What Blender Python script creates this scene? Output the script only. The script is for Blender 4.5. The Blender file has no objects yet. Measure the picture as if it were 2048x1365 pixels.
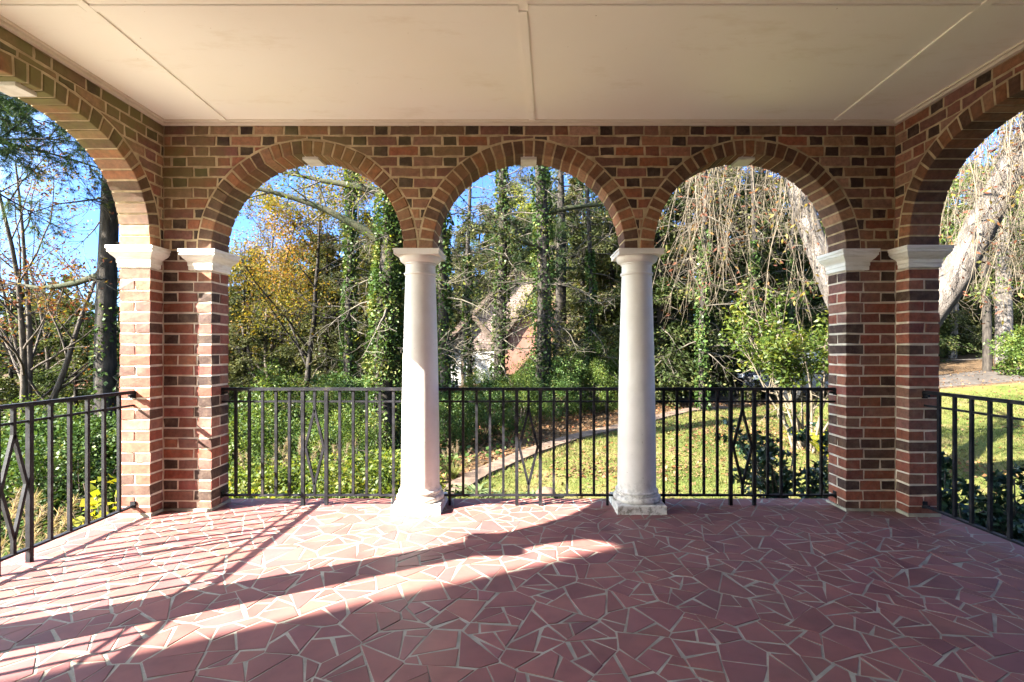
import bpy, math, random
import numpy as np
from mathutils import Vector
R = math.radians
SC = bpy.context.scene
COL = SC.collection
rnd = random.Random(7)
T = 0.216            # thickness of a one-brick wall
CEIL = 2.877         # porch ceiling height
SPR = 1.93           # spring line of every arch
PITCH = 0.0772       # brick course
XL, XR, YF = -2.66, 2.76, 3.70   # inner faces of the three porch walls

# ------------------------------------------------------------------ helpers
def tag(o, label=None, cat=None, group=None, kind=None):
    if label: o['label'] = label
    if cat: o['category'] = cat
    if group: o['group'] = group
    if kind: o['kind'] = kind
    return o

def empty(name, loc=(0, 0, 0), rz=0.0, s=1.0):
    o = bpy.data.objects.new(name, None)
    COL.objects.link(o)
    o.location = loc; o.rotation_euler = (0, 0, rz); o.scale = (s, s, s)
    o.empty_display_size = 0.1
    return o

def link(name, me, parent=None, mats=None):
    o = bpy.data.objects.new(name, me)
    COL.objects.link(o)
    if parent: o.parent = parent
    return o

def copy_tree(o, parent=None):
    c = o.copy(); COL.objects.link(c)
    if parent: c.parent = parent
    for ch in list(o.children): copy_tree(ch, c)
    return c

def mesh_np(name, V, F, mat, tone=None, smooth=False, col=None):
    """mesh from numpy verts (n,3) and faces (m,k), per-face 'tone' value"""
    V = np.asarray(V, np.float32); F = np.asarray(F, np.int32)
    me = bpy.data.meshes.new(name)
    m, k = F.shape
    me.vertices.add(len(V)); me.vertices.foreach_set('co', V.ravel())
    me.loops.add(m * k); me.loops.foreach_set('vertex_index', F.ravel())
    me.polygons.add(m); me.polygons.foreach_set('loop_start', np.arange(m, dtype=np.int32) * k)
    if smooth: me.polygons.foreach_set('use_smooth', np.ones(m, bool))
    me.update(calc_edges=True)
    if tone is not None:
        a = me.attributes.new('tone', 'FLOAT', 'FACE'); a.data.foreach_set('value', np.asarray(tone, np.float32))
    me.materials.append(mat)
    return me

class MB:
    """collects polygons of any size and builds one mesh object"""
    def __init__(s): s.v = []; s.f = []; s.c = []; s.m = []
    def add(s, vs, fs, col=(1, 1, 1), mi=0):
        n = len(s.v); s.v += [tuple(v) for v in vs]
        for f in fs:
            s.f.append([n + i for i in f]); s.c.append(col); s.m.append(mi)
    def box(s, x0, x1, y0, y1, z0, z1, col=(1, 1, 1), mi=0, jit=0.0):
        vs = [(x, y, z) for z in (z0, z1) for y in (y0, y1) for x in (x0, x1)]
        if jit: vs = [(x + rnd.uniform(-jit, jit), y + rnd.uniform(-jit, jit), z + rnd.uniform(-jit, jit)) for x, y, z in vs]
        s.add(vs, [(0, 2, 3, 1), (4, 5, 7, 6), (0, 1, 5, 4), (2, 6, 7, 3), (0, 4, 6, 2), (1, 3, 7, 5)], col, mi)
    def bar(s, p, q, w, d=None, col=(1, 1, 1), up=None):
        """square bar between two points"""
        d = d or w
        p, q = Vector(p), Vector(q); a = (q - p).normalized()
        u = Vector(up) if up else (Vector((0, 0, 1)) if abs(a.z) < 0.9 else Vector((1, 0, 0)))
        b = a.cross(u).normalized(); c = b.cross(a).normalized()
        vs = []
        for e in (p, q):
            for i, j in ((-1, -1), (1, -1), (1, 1), (-1, 1)): vs.append(e + b * (i * w / 2) + c * (j * d / 2))
        s.add(vs, [(3, 2, 1, 0), (4, 5, 6, 7), (0, 1, 5, 4), (1, 2, 6, 5), (2, 3, 7, 6), (3, 0, 4, 7)], col)
    def prism(s, poly, M, w0, w1, col=(1, 1, 1), ch=0.0, mi=0):
        """polygon in (u,z) pushed through the wall from depth w0 to w1; ch chamfers the front"""
        n = len(poly)
        if ch:
            cu = sum(p[0] for p in poly) / n; cz = sum(p[1] for p in poly) / n
            inn = []
            for u, z in poly:
                l = math.hypot(u - cu, z - cz) or 1
                k = 1 - min(0.4, ch * 1.3 / l); inn.append((cu + (u - cu) * k, cz + (z - cz) * k))
            rings = [(inn, w0), (poly, w0 + ch), (poly, w1)]
        else: rings = [(poly, w0), (poly, w1)]
        vs = [M(u, z, w) for pl, w in rings for u, z in pl]
        fs = [tuple(range(n))]
        for r in range(len(rings) - 1):
            for i in range(n):
                j = (i + 1) % n
                fs.append((r * n + i, (r + 1) * n + i, (r + 1) * n + j, r * n + j))
        fs.append(tuple((len(rings) - 1) * n + i for i in range(n))[::-1])
        s.add(vs, fs, col, mi)
    def lathe(s, cx, cy, prof, n=48, col=(1, 1, 1), cap=True):
        k = len(prof); vs = []
        for r, z in prof:
            for i in range(n):
                a = 2 * math.pi * i / n; vs.append((cx + r * math.cos(a), cy + r * math.sin(a), z))
        fs = []
        for j in range(k - 1):
            for i in range(n):
                i2 = (i + 1) % n; fs.append((j * n + i, j * n + i2, (j + 1) * n + i2, (j + 1) * n + i))
        if cap: fs.append(tuple(range(n))[::-1]); fs.append(tuple((k - 1) * n + i for i in range(n)))
        s.add(vs, fs, col)
    def build(s, name, mats, parent=None, smooth=False, color=False, fix=True, autos=None):
        me = bpy.data.meshes.new(name)
        me.from_pydata(s.v, [], s.f)
        if color:
            a = me.attributes.new('bcol', 'FLOAT_COLOR', 'FACE')
            a.data.foreach_set('color', np.array([(c[0], c[1], c[2], 1) for c in s.c], np.float32).ravel())
        if not isinstance(mats, (list, tuple)): mats = [mats]
        for m in mats: me.materials.append(m)
        me.polygons.foreach_set('material_index', np.array(s.m, np.int32))
        if fix:
            import bmesh
            bm = bmesh.new(); bm.from_mesh(me); bmesh.ops.recalc_face_normals(bm, faces=bm.faces); bm.to_mesh(me); bm.free()
        if smooth:
            me.polygons.foreach_set('use_smooth', np.ones(len(me.polygons), bool))
            if autos:
                me.set_sharp_from_angle(angle=R(autos))
        me.update()
        return link(name, me, parent)

# ------------------------------------------------------------------ materials
def new_mat(name):
    m = bpy.data.materials.new(name); m.use_nodes = True
    nt = m.node_tree; nt.nodes.clear()
    out = nt.nodes.new('ShaderNodeOutputMaterial')
    return m, nt, out
def N(nt, typ, **kw):
    n = nt.nodes.new(typ)
    for k, v in kw.items():
        if hasattr(n, k): setattr(n, k, v)
        else: n.inputs[k].default_value = v
    return n
def L(nt, a, ao, b, bi): nt.links.new(a.outputs[ao], b.inputs[bi])
def ramp(nt, stops, interp='LINEAR'):
    r = nt.nodes.new('ShaderNodeValToRGB'); cr = r.color_ramp; cr.interpolation = interp
    while len(cr.elements) < len(stops): cr.elements.new(0.5)
    for e, (p, c) in zip(cr.elements, stops): e.position = p; e.color = (c[0], c[1], c[2], 1)
    return r
def noise(nt, scale, detail=4, rough=0.55, coord='Object', stretch=None):
    tc = N(nt, 'ShaderNodeTexCoord'); n = N(nt, 'ShaderNodeTexNoise', Scale=scale, Detail=detail, Roughness=rough)
    if stretch:
        mp = N(nt, 'ShaderNodeMapping'); mp.inputs['Scale'].default_value = stretch
        L(nt, tc, coord, mp, 'Vector'); L(nt, mp, 'Vector', n, 'Vector')
    else: L(nt, tc, coord, n, 'Vector')
    return n
def mix(nt, fac, a, b, mode='MIX'):
    m = N(nt, 'ShaderNodeMix', data_type='RGBA', blend_type=mode)
    for sock, v in ((0, fac), (6, a), (7, b)):
        if isinstance(v, tuple) and hasattr(v[0], 'outputs'): nt.links.new(v[0].outputs[v[1]], m.inputs[sock])
        elif isinstance(v, (int, float)): m.inputs[sock].default_value = v
        else: m.inputs[sock].default_value = (*v, 1)
    return (m, 2)
def bump(nt, src, strength, dist=0.01):
    b = N(nt, 'ShaderNodeBump', Strength=strength, Distance=dist)
    nt.links.new(src[0].outputs[src[1]], b.inputs['Height']); return b
def principled(nt, out, col, rough=0.6, spec=0.5, metal=0.0, bmp=None):
    p = N(nt, 'ShaderNodeBsdfPrincipled'); p.inputs['Metallic'].default_value = metal
    p.inputs['Specular IOR Level'].default_value = spec
    if isinstance(col, tuple) and hasattr(col[0], 'outputs'): nt.links.new(col[0].outputs[col[1]], p.inputs['Base Color'])
    else: p.inputs['Base Color'].default_value = (*col, 1)
    if isinstance(rough, tuple): nt.links.new(rough[0].outputs[rough[1]], p.inputs['Roughness'])
    else: p.inputs['Roughness'].default_value = rough
    if bmp: L(nt, bmp, 'Normal', p, 'Normal')
    L(nt, p, 'BSDF', out, 'Surface'); return p

def mat_simple(name, c1, c2, scale=6, rough=0.7, bstr=0.2, bdist=0.004, spec=0.3, stops=(0.35, 0.65), detail=5, stretch=None):
    m, nt, out = new_mat(name)
    n = noise(nt, scale, detail, stretch=stretch); r = ramp(nt, [(stops[0], c1), (stops[1], c2)]); L(nt, n, 0, r, 0)
    n2 = noise(nt, scale * 9, 3, stretch=stretch)
    principled(nt, out, (r, 0), rough, spec, bmp=bump(nt, (n2, 0), bstr, bdist)); return m

def mat_brick():
    m, nt, out = new_mat('brick')
    a = N(nt, 'ShaderNodeAttribute', attribute_name='bcol')
    n1 = noise(nt, 28, 6, 0.65); r1 = ramp(nt, [(0.3, (0.62, 0.62, 0.62)), (0.7, (1.28, 1.25, 1.22))]); L(nt, n1, 0, r1, 0)
    c = mix(nt, 1.0, (a, 'Color'), (r1, 0), 'MULTIPLY')
    # lime bloom / worn faces
    n2 = noise(nt, 13, 7, 0.72); r2 = ramp(nt, [(0.48, (0, 0, 0)), (0.74, (0.5, 0.5, 0.5))]); L(nt, n2, 0, r2, 0)
    c = mix(nt, (r2, 0), c, (0.20, 0.145, 0.105))
    n5 = noise(nt, 120, 3, 0.7); r5 = ramp(nt, [(0.66, (0, 0, 0)), (0.72, (0.7,) * 3)]); L(nt, n5, 0, r5, 0)
    c = mix(nt, (r5, 0), c, (0.035, 0.025, 0.02))
    # green algae, only near the top of the walls and in patches
    g = N(nt, 'ShaderNodeNewGeometry'); sx = N(nt, 'ShaderNodeSeparateXYZ'); L(nt, g, 'Position', sx, 0)
    mz = N(nt, 'ShaderNodeMapRange'); mz.inputs[1].default_value = 2.0; mz.inputs[2].default_value = 2.6; L(nt, sx, 'Z', mz, 0)
    mx = N(nt, 'ShaderNodeMapRange'); mx.inputs[1].default_value = 0.2; mx.inputs[2].default_value = -2.6; L(nt, sx, 'X', mx, 0)
    n3 = noise(nt, 2.3, 4, 0.6); r3 = ramp(nt, [(0.36, (0, 0, 0)), (0.58, (0.85, 0.85, 0.85))]); L(nt, n3, 0, r3, 0)
    m1 = N(nt, 'ShaderNodeMath', operation='MULTIPLY'); L(nt, mz, 0, m1, 0); L(nt, mx, 0, m1, 1)
    m2 = N(nt, 'ShaderNodeMath', operation='MULTIPLY'); L(nt, m1, 0, m2, 0); L(nt, r3, 0, m2, 1)
    c = mix(nt, (m2, 0), c, (0.16, 0.15, 0.055))
    nb = noise(nt, 90, 4, 0.7)
    principled(nt, out, c, 0.82, 0.25, bmp=bump(nt, (nb, 0), 0.45, 0.004)); return m

LEAF = 0.53
def mat_leaf(name, stops, transl=0.35, rough=0.5, gloss=0.06):
    m, nt, out = new_mat(name)
    a = N(nt, 'ShaderNodeAttribute', attribute_name='tone')
    r = ramp(nt, [(p, tuple(x * LEAF for x in c)) for p, c in stops]); L(nt, a, 'Fac', r, 0)
    d = N(nt, 'ShaderNodeBsdfDiffuse'); L(nt, r, 0, d, 'Color')
    t = N(nt, 'ShaderNodeBsdfTranslucent')
    c2 = mix(nt, 1.0, (r, 0), (1.25, 1.2, 0.6), 'MULTIPLY'); nt.links.new(c2[0].outputs[2], t.inputs['Color'])
    s1 = N(nt, 'ShaderNodeMixShader'); s1.inputs[0].default_value = transl
    L(nt, d, 0, s1, 1); L(nt, t, 0, s1, 2)
    gl = N(nt, 'ShaderNodeBsdfGlossy'); gl.inputs['Roughness'].default_value = rough; gl.inputs['Color'].default_value = (0.6, 0.62, 0.6, 1)
    s2 = N(nt, 'ShaderNodeMixShader'); s2.inputs[0].default_value = gloss * 0.4
    L(nt, s1, 0, s2, 1); L(nt, gl, 0, s2, 2); L(nt, s2, 0, out, 'Surface'); return m

def mat_metal():
    m, nt, out = new_mat('black_iron')
    n = noise(nt, 14, 5); r = ramp(nt, [(0.42, (0.008, 0.008, 0.010)), (0.62, (0.017, 0.017, 0.021)), (0.78, (0.04, 0.03, 0.024))]); L(nt, n, 0, r, 0)
    nb = noise(nt, 120, 3)
    principled(nt, out, (r, 0), 0.5, 0.16, bmp=bump(nt, (nb, 0), 0.3, 0.002)); return m

def mat_paint(name, c, dirt, rough=0.5, amt=0.5, scale=5, spec=0.4, lo=0.55, hi=0.75, stretch=None, bstr=0.15):
    m, nt, out = new_mat(name)
    n = noise(nt, scale, 6, 0.62, stretch=stretch); r = ramp(nt, [(lo, (0, 0, 0)), (hi, (amt,) * 3)]); L(nt, n, 0, r, 0)
    cc = mix(nt, (r, 0), c, dirt)
    nb = noise(nt, 35, 4)
    principled(nt, out, cc, rough, spec, bmp=bump(nt, (nb, 0), bstr, 0.003)); return m

def mat_column():
    m, nt, out = new_mat('column_paint')
    n = noise(nt, 4, 6, 0.62); r = ramp(nt, [(0.42, (0.66, 0.63, 0.585)), (0.75, (0.57, 0.54, 0.49))]); L(nt, n, 0, r, 0)
    # chips and lichen gather on the base mouldings
    g = N(nt, 'ShaderNodeNewGeometry'); sx = N(nt, 'ShaderNodeSeparateXYZ'); L(nt, g, 'Position', sx, 0)
    mz = N(nt, 'ShaderNodeMapRange'); mz.inputs[1].default_value = 0.26; mz.inputs[2].default_value = 0.02; L(nt, sx, 'Z', mz, 0)
    n2 = noise(nt, 22, 6, 0.7); r2 = ramp(nt, [(0.48, (0, 0, 0)), (0.6, (0.85,) * 3)]); L(nt, n2, 0, r2, 0)
    mu = N(nt, 'ShaderNodeMath', operation='MULTIPLY'); L(nt, mz, 0, mu, 0); L(nt, r2, 0, mu, 1)
    c = mix(nt, (mu, 0), (r, 0), (0.17, 0.145, 0.11))
    n4 = noise(nt, 60, 2); r4 = ramp(nt, [(0.735, (0, 0, 0)), (0.76, (0.7,) * 3)]); L(nt, n4, 0, r4, 0)
    c = mix(nt, (r4, 0), c, (0.25, 0.2, 0.15))
    nb = noise(nt, 18, 5)
    principled(nt, out, c, 0.55, 0.4, bmp=bump(nt, (nb, 0), 0.25, 0.006)); return m

def mat_tile():
    m, nt, out = new_mat('terracotta_tile')
    a = N(nt, 'ShaderNodeAttribute', attribute_name='bcol')
    n1 = noise(nt, 5, 5, 0.6); r1 = ramp(nt, [(0.25, (0.72, 0.71, 0.74)), (0.5, (1, 1, 1)), (0.75, (1.18, 1.16, 1.14))]); L(nt, n1, 0, r1, 0)
    c = mix(nt, 1.0, (a, 'Color'), (r1, 0), 'MULTIPLY')
    n2 = noise(nt, 70, 3, 0.7); r2 = ramp(nt, [(0.68, (0, 0, 0)), (0.76, (0.4,) * 3)]); L(nt, n2, 0, r2, 0)
    c = mix(nt, (r2, 0), c, (0.30, 0.20, 0.17))
    n3 = noise(nt, 3.5, 5); rr = N(nt, 'ShaderNodeMapRange'); rr.inputs[3].default_value = 0.42; rr.inputs[4].default_value = 0.66; L(nt, n3, 0, rr, 0)
    nb = noise(nt, 14, 4)
    n6 = noise(nt, 1.3, 6, 0.7); r6 = ramp(nt, [(0.46, (0, 0, 0)), (0.70, (0.45,) * 3)]); L(nt, n6, 0, r6, 0)
    c = mix(nt, (r6, 0), c, (0.105, 0.068, 0.058))
    principled(nt, out, c, (rr, 0), 0.22, bmp=bump(nt, (nb, 0), 0.12, 0.004)); return m

def mat_ceiling():
    m, nt, out = new_mat('ceiling_paint')
    n = noise(nt, 0.8, 4, 0.6); r = ramp(nt, [(0.35, (0.93, 0.89, 0.76)), (0.65, (0.95, 0.92, 0.81))]); L(nt, n, 0, r, 0)
    n2 = noise(nt, 1.6, 7, 0.72, stretch=(1, 3, 1)); r2 = ramp(nt, [(0.55, (0, 0, 0)), (0.78, (0.40,) * 3)]); L(nt, n2, 0, r2, 0)
    c = mix(nt, (r2, 0), (r, 0), (0.62, 0.52, 0.30))
    n3 = noise(nt, 42, 1); r3 = ramp(nt, [(0.80, (0, 0, 0)), (0.83, (0.6,) * 3)]); L(nt, n3, 0, r3, 0)
    c = mix(nt, (r3, 0), c, (0.38, 0.28, 0.16))
    nb = noise(nt, 2.5, 3)
    principled(nt, out, c, 0.5, 0.35, bmp=bump(nt, (nb, 0), 0.12, 0.02)); return m

M_BRICK = mat_brick()
M_MORTAR = mat_simple('mortar', (0.34, 0.265, 0.16), (0.54, 0.435, 0.28), 14, 0.92, 0.5, 0.006, 0.15)
M_MORTAR2 = mat_simple('pier_mortar', (0.46, 0.40, 0.32), (0.62, 0.55, 0.45), 14, 0.92, 0.5, 0.006, 0.15)
M_GROUT = mat_simple('grout', (0.19, 0.175, 0.14), (0.31, 0.285, 0.23), 7, 0.9, 0.5, 0.004, 0.15)
M_IRON = mat_metal()
M_TRIM = mat_paint('trim_paint', (0.70, 0.68, 0.62), (0.40, 0.35, 0.26), 0.55, 0.6, 7, stretch=(1, 1, 6), lo=0.46, hi=0.70)
M_FILL = mat_paint('fill_panel_paint', (0.86, 0.84, 0.80), (0.7, 0.66, 0.58), 0.6, 0.4, 3)
M_COLUMN = mat_column()
M_TILE = mat_tile()
M_CEIL = mat_ceiling()
M_CORNICE = mat_paint('cornice_paint', (0.74, 0.66, 0.54), (0.5, 0.4, 0.28), 0.5, 0.5, 6)
# ------------------------------------------------------------------ brick walls with arches
def brick_colour(header=False, aged=False):
    k = rnd.random()
    if aged and not (header and k < 0.75) and k < 0.74:
        f = rnd.uniform(0.75, 1.2); c = rnd.choice(((0.27, 0.155, 0.095), (0.31, 0.150, 0.092), (0.23, 0.120, 0.085), (0.34, 0.20, 0.13), (0.28, 0.105, 0.06), (0.17, 0.085, 0.06)))
        return (c[0] * f, c[1] * f, c[2] * f * rnd.uniform(0.9, 1.1))
    if header and k < 0.72: c = (0.070, 0.042, 0.034)
    elif k < 0.15: c = (0.115, 0.062, 0.046)
    elif k < 0.48: c = (0.29, 0.092, 0.058)
    elif k < 0.70: c = (0.25, 0.083, 0.062)
    elif k < 0.90: c = (0.27, 0.125, 0.095)
    else: c = (0.32, 0.125, 0.075)
    f = rnd.uniform(0.8, 1.18) * 0.70
    return (c[0] * f, c[1] * f * rnd.uniform(0.93, 1.07), c[2] * f * rnd.uniform(0.93, 1.07))

def arch_curve(a, b, n, off=0.0, num=240):
    th = np.linspace(0, math.pi, 2001)
    u = a * np.sign(np.cos(th)) * np.abs(np.cos(th)) ** (2 / n); z = b * np.abs(np.sin(th)) ** (2 / n)
    s = np.concatenate([[0], np.cumsum(np.hypot(np.diff(u), np.diff(z)))])
    q = np.linspace(0, s[-1], num + 1)
    u, z = np.interp(q, s, u), np.interp(q, s, z)
    tu, tz = np.gradient(u), np.gradient(z); l = np.hypot(tu, tz); nu, nz = tz / l, -tu / l
    nu[0], nz[0] = 1, 0; nu[-1], nz[-1] = -1, 0
    return u + nu * off, z + nz * off, nu, nz

def clip(poly, pu, pz, nu, nz):
    out = []
    for i in range(len(poly)):
        a, b = poly[i], poly[(i + 1) % len(poly)]
        da = (a[0] - pu) * nu + (a[1] - pz) * nz; db = (b[0] - pu) * nu + (b[1] - pz) * nz
        if da >= 0: out.append(a)
        if (da > 0 > db) or (da < 0 < db):
            t = da / (da - db); out.append((a[0] + t * (b[0] - a[0]), a[1] + t * (b[1] - a[1])))
    return out
def area(p): return abs(sum(p[i][0] * p[(i + 1) % len(p)][1] - p[(i + 1) % len(p)][0] * p[i][1] for i in range(len(p)))) / 2

def arcade(name, label, M, u0, u1, arches, shape, nv, blocks=True, first_phase=0.0):
    """brick wall above the spring line; M(u,z,w) maps wall coordinates to the world"""
    root = empty(name, M((u0 + u1) / 2, 0, T / 2))
    inv = root.location.copy()
    tag(root, label, 'brick wall')
    MM = lambda u, z, w: tuple(Vector(M(u, z, w)) - inv)
    a, b, n = shape
    TOP = 2.99
    # mortar core, cut by the arches
    mb = MB()
    iu, iz, _, _ = arch_curve(a, b, n, 0.005, 64)
    cuts = []
    for c in arches: cuts.append((c - a - 0.006, c + a + 0.006, c))
    cuts.sort()
    pos = u0; strips = []
    for s0, s1, c in cuts:
        if s0 > pos + 1e-4: strips.append((pos, max(pos, s0), None))
        strips.append((s0, s1, c)); pos = s1
    if pos < u1: strips.append((pos, u1, None))
    w0, w1 = 0.0035, T - 0.004
    for s0, s1, c in strips:
        if c is None: mb.prism([(s0, SPR), (s1, SPR), (s1, TOP), (s0, TOP)], MM, w0, w1)
        else:
            pu, pz = (c + iu)[::-1], (SPR + iz)[::-1]
            for i in range(len(pu) - 1):
                A, B = (pu[i], pz[i]), (pu[i + 1], pz[i + 1])
                vs = [MM(*A, w0), MM(*B, w0), MM(B[0], TOP, w0), MM(A[0], TOP, w0), MM(*A, w1), MM(*B, w1), MM(B[0], TOP, w1), MM(A[0], TOP, w1)]
                mb.add(vs, [(0, 1, 2, 3), (7, 6, 5, 4), (4, 5, 1, 0), (3, 2, 6, 7)])
    mb.build('mortar', M_MORTAR, root, fix=False)
    # voussoirs: one ring a child of its own
    J = 0.0135
    for c in arches:
        vb = MB()
        cu, cz, nu, nz = arch_curve(a, b, n, 0.0, nv * 10)
        for k in range(nv):
            lo, hi = k * 10, k * 10 + 10
            ids = [lo, lo + 5, hi]
            tt = []
            for q in ids: tt.append(q)
            inn = [(c + cu[q], SPR + cz[q]) for q in ids]; o_ = rnd.uniform(0.097, 0.106)
            outr = [(c + cu[q] + nu[q] * o_, SPR + cz[q] + nz[q] * o_) for q in ids]
            def shrink(p, q2, d):
                l = math.hypot(q2[0] - p[0], q2[1] - p[1]); return (p[0] + (q2[0] - p[0]) * d / l, p[1] + (q2[1] - p[1]) * d / l)
            g = J / 2 * rnd.uniform(0.8, 1.3)
            poly = [shrink(inn[0], inn[1], g), inn[1], shrink(inn[2], inn[1], g), shrink(outr[2], outr[1], g), outr[1], shrink(outr[0], outr[1], g)]
            kk = rnd.random()
            col = (0.125, 0.066, 0.043) if kk < 0.34 else (0.215, 0.100, 0.056) if kk < 0.64 else (0.31, 0.138, 0.070) if kk < 0.88 else (0.33, 0.18, 0.105)
            f = rnd.uniform(0.85, 1.15) * 0.82
            vb.prism(poly, MM, rnd.uniform(-0.004, 0.001), T, tuple(x * f for x in col), ch=0.004)
        vb.build('arch_ring', M_BRICK, root, color=True)
        if blocks:
            bb = MB(); zt = SPR + b
            bb.prism([(c - 0.06, zt - 0.022), (c + 0.06, zt - 0.022), (c + 0.06, zt + 0.004), (c - 0.06, zt + 0.004)], MM, 0.05, T - 0.02)
            bb.build('soffit_block', M_TRIM, root)
    # brick field
    fb = MB()
    ou, oz, nu, nz = arch_curve(a, b, n, 0.113, 160)
    S, H, G = 0.2125, 0.097, 0.0128
    k = 0; z = SPR + 0.004
    while z < CEIL + 0.05:
        z1 = min(z + PITCH - 0.0128, CEIL + 0.06)
        u = u0 + 0.004 - (0.0 if k % 2 else (S + G) * 0.5 + 0.05) - first_phase; st = True
        while u < u1:
            w = S if st else H
            w *= rnd.uniform(0.97, 1.03)
            p0, p1 = max(u, u0 + 0.004), min(u + w, u1 - 0.004)
            if p1 - p0 > 0.02:
                j = lambda d=0.0036: rnd.uniform(-d, d)
                poly = [(p0 + j(), z + j()), (p1 + j(), z + j()), (p1 + j(), z1 + j()), (p0 + j(), z1 + j())]
                for c in arches:
                    if abs((p0 + p1) / 2 - c) < a + 0.35:
                        mu, mz = (p0 + p1) / 2, (z + z1) / 2
                        q = int(np.argmin((c + ou - mu) ** 2 + (SPR + oz - mz) ** 2))
                        poly = clip(poly, c + ou[q], SPR + oz[q], nu[q], nz[q])
                        if len(poly) < 3: break
                if len(poly) >= 3 and area(poly) > 0.0005:
                    pp = []
                    for i_ in range(len(poly)):
                        A_, B_ = poly[i_], poly[(i_ + 1) % len(poly)]; pp.append(A_); l_ = math.hypot(B_[0] - A_[0], B_[1] - A_[1]); m_ = int(l_ / 0.045)
                        for q_ in range(1, m_ + 1): t_ = q_ / (m_ + 1); pp.append((A_[0] + (B_[0] - A_[0]) * t_ + rnd.gauss(0, .0013), A_[1] + (B_[1] - A_[1]) * t_ + rnd.gauss(0, .0013)))
                    poly = pp
                    fb.prism(poly, MM, rnd.uniform(-0.002, 0.002), 0.03, brick_colour(not st, True), ch=0.004)
            u += w + G; st = not st
        z += PITCH; k += 1
    fb.build('brickwork', M_BRICK, root, color=True)
    return root

far_M = lambda u, z, w: (u, YF + w, z)
lft_M = lambda u, z, w: (XL - w, u, z)
rgt_M = lambda u, z, w: (XR + w, u, z)
FAR_ARCH = [-1.592, 0.046, 1.684]
SIDE_ARCH = [0.83, 2.73]
A_FAR, A_SIDE = (0.71, 0.71, 2.0), (0.84, 0.70, 2.42)
arcade('arcade_wall', 'red and brown brick wall with three round arches facing the garden', far_M, XL, XR, FAR_ARCH, A_FAR, 31)
arcade('arcade_wall', 'brick side wall with wide arches on the left, beside the downhill trees', lft_M, -1.5, YF + T, SIDE_ARCH, A_SIDE, 33, first_phase=0.06)
arcade('arcade_wall', 'brick side wall with wide arches on the right, beside the weeping tree', rgt_M, -1.5, YF + T, SIDE_ARCH, A_SIDE, 33, first_phase=0.13)

# ------------------------------------------------------------------ corner piers and their capitals
CAPZ = 1.778
def moulding(mb, x0, x1, y0, y1):
    prof = [(0.0, CAPZ), (0.010, CAPZ + 0.004), (0.010, CAPZ + 0.030), (0.014, CAPZ + 0.036), (0.014, CAPZ + 0.058), (0.022, CAPZ + 0.072), (0.036, CAPZ + 0.086), (0.044, CAPZ + 0.098),
            (0.046, CAPZ + 0.104), (0.052, CAPZ + 0.108), (0.052, CAPZ + 0.126), (0.058, CAPZ + 0.130), (0.058, CAPZ + 0.1515), (0.0, CAPZ + 0.1515)]
    vs = []
    for e, z in prof: vs += [(x0 - e, y0 - e, z), (x1 + e, y0 - e, z), (x1 + e, y1 + e, z), (x0 - e, y1 + e, z)]
    fs = []
    for k in range(len(prof) - 1):
        for i in range(4): fs.append((k * 4 + i, k * 4 + (i + 1) % 4, k * 4 + 4 + (i + 1) % 4, k * 4 + 4 + i))
    fs.append((3, 2, 1, 0))
    mb.add(vs, fs)

def corner_pier(side, label):
    """L-shaped brick pier; side -1 left, +1 right"""
    cx = XL if side < 0 else XR
    fj = (FAR_ARCH[0] - 0.71) if side < 0 else (FAR_ARCH[2] + 0.71)
    root = empty('corner_pier', (cx, YF, 0)); tag(root, label, 'brick pier')
    s = -side                                 # towards the room centre
    fw = abs(fj - cx); sw = YF - 3.57
    X = lambda d: d * s                       # local: d>0 towards the room
    core = MB()
    def bx(mb, d0, d1, y0, y1, z0, z1, **k):
        xa, xb = sorted((X(d0), X(d1))); mb.box(xa, xb, y0, y1, z0, z1, **k)
    e = 0.004
    bx(core, -T + e, fw - e, e, T - e, -0.3, SPR - 0.002)
    bx(core, -T + e, -e, -sw + e, e, -0.3, SPR - 0.002)
    core.build('mortar', M_MORTAR2, root)
    br = MB(); g = 0.006
    for k in range(25):
        z0 = k * PITCH + 0.003; z1 = z0 + PITCH - 0.0132
        def B(d0, d1, y0, y1, hd=False):
            bx(br, d0 + g, d1 - g, y0 + g, y1 - g, z0, z1, col=brick_colour(hd), jit=0.0034)
        o = lambda v: v + rnd.uniform(-0.004, 0.004)
        if k % 2:
            m = o(fw - 0.13); B(0.0, m, -0.006, T + .004); B(m, fw + g, -0.006, T + .006, rnd.random() < .4)
            m2 = o(-T / 2); B(-T - g, m2, -sw - g, 0.10); B(m2, 0.006, -sw - g, 0.0)
            B(-T - g, 0.0, 0.10, T + g)
        else:
            m = o(0.11); m3 = o(fw - 0.105)
            B(0.0, m, -0.006, T + .004, True); B(m, m3, -0.006, T + .004)
            my = o(T / 2); B(m3, fw + g, -0.006, my, rnd.random() < .3); B(m3, fw + g, my, T + g)
            B(-T - g, 0.006, -sw - g, 0.0); B(-T - g, 0.0, 0.0, T + g)
    br.build('brickwork', M_BRICK, root, color=True)
    # mortar parging at the foot
    ft = MB(); bx(ft, -T - 0.008, fw + 0.010, -0.012, T + 0.008, -0.3, 0.018, jit=0.004); bx(ft, -T - 0.008, 0.012, -sw - 0.012, -0.014, -0.3, 0.024, jit=0.004)
    ft.build('footing', M_GROUT, root)
    for (d0, d1, y0, y1) in ((fw - 0.155, fw, 0.0, T), (-T, 0.0, -sw, -sw + 0.085)):
        cb = MB(); xa, xb = sorted((X(d0), X(d1))); moulding(cb, xa, xb, y0, y1)
        cb.build('capital', M_TRIM, root)
    return root
corner_pier(-1, 'sunlit brick corner pier with white capitals, left of the arches')
corner_pier(1, 'shaded brick corner pier with white capitals, beside the weeping tree trunk')
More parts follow.
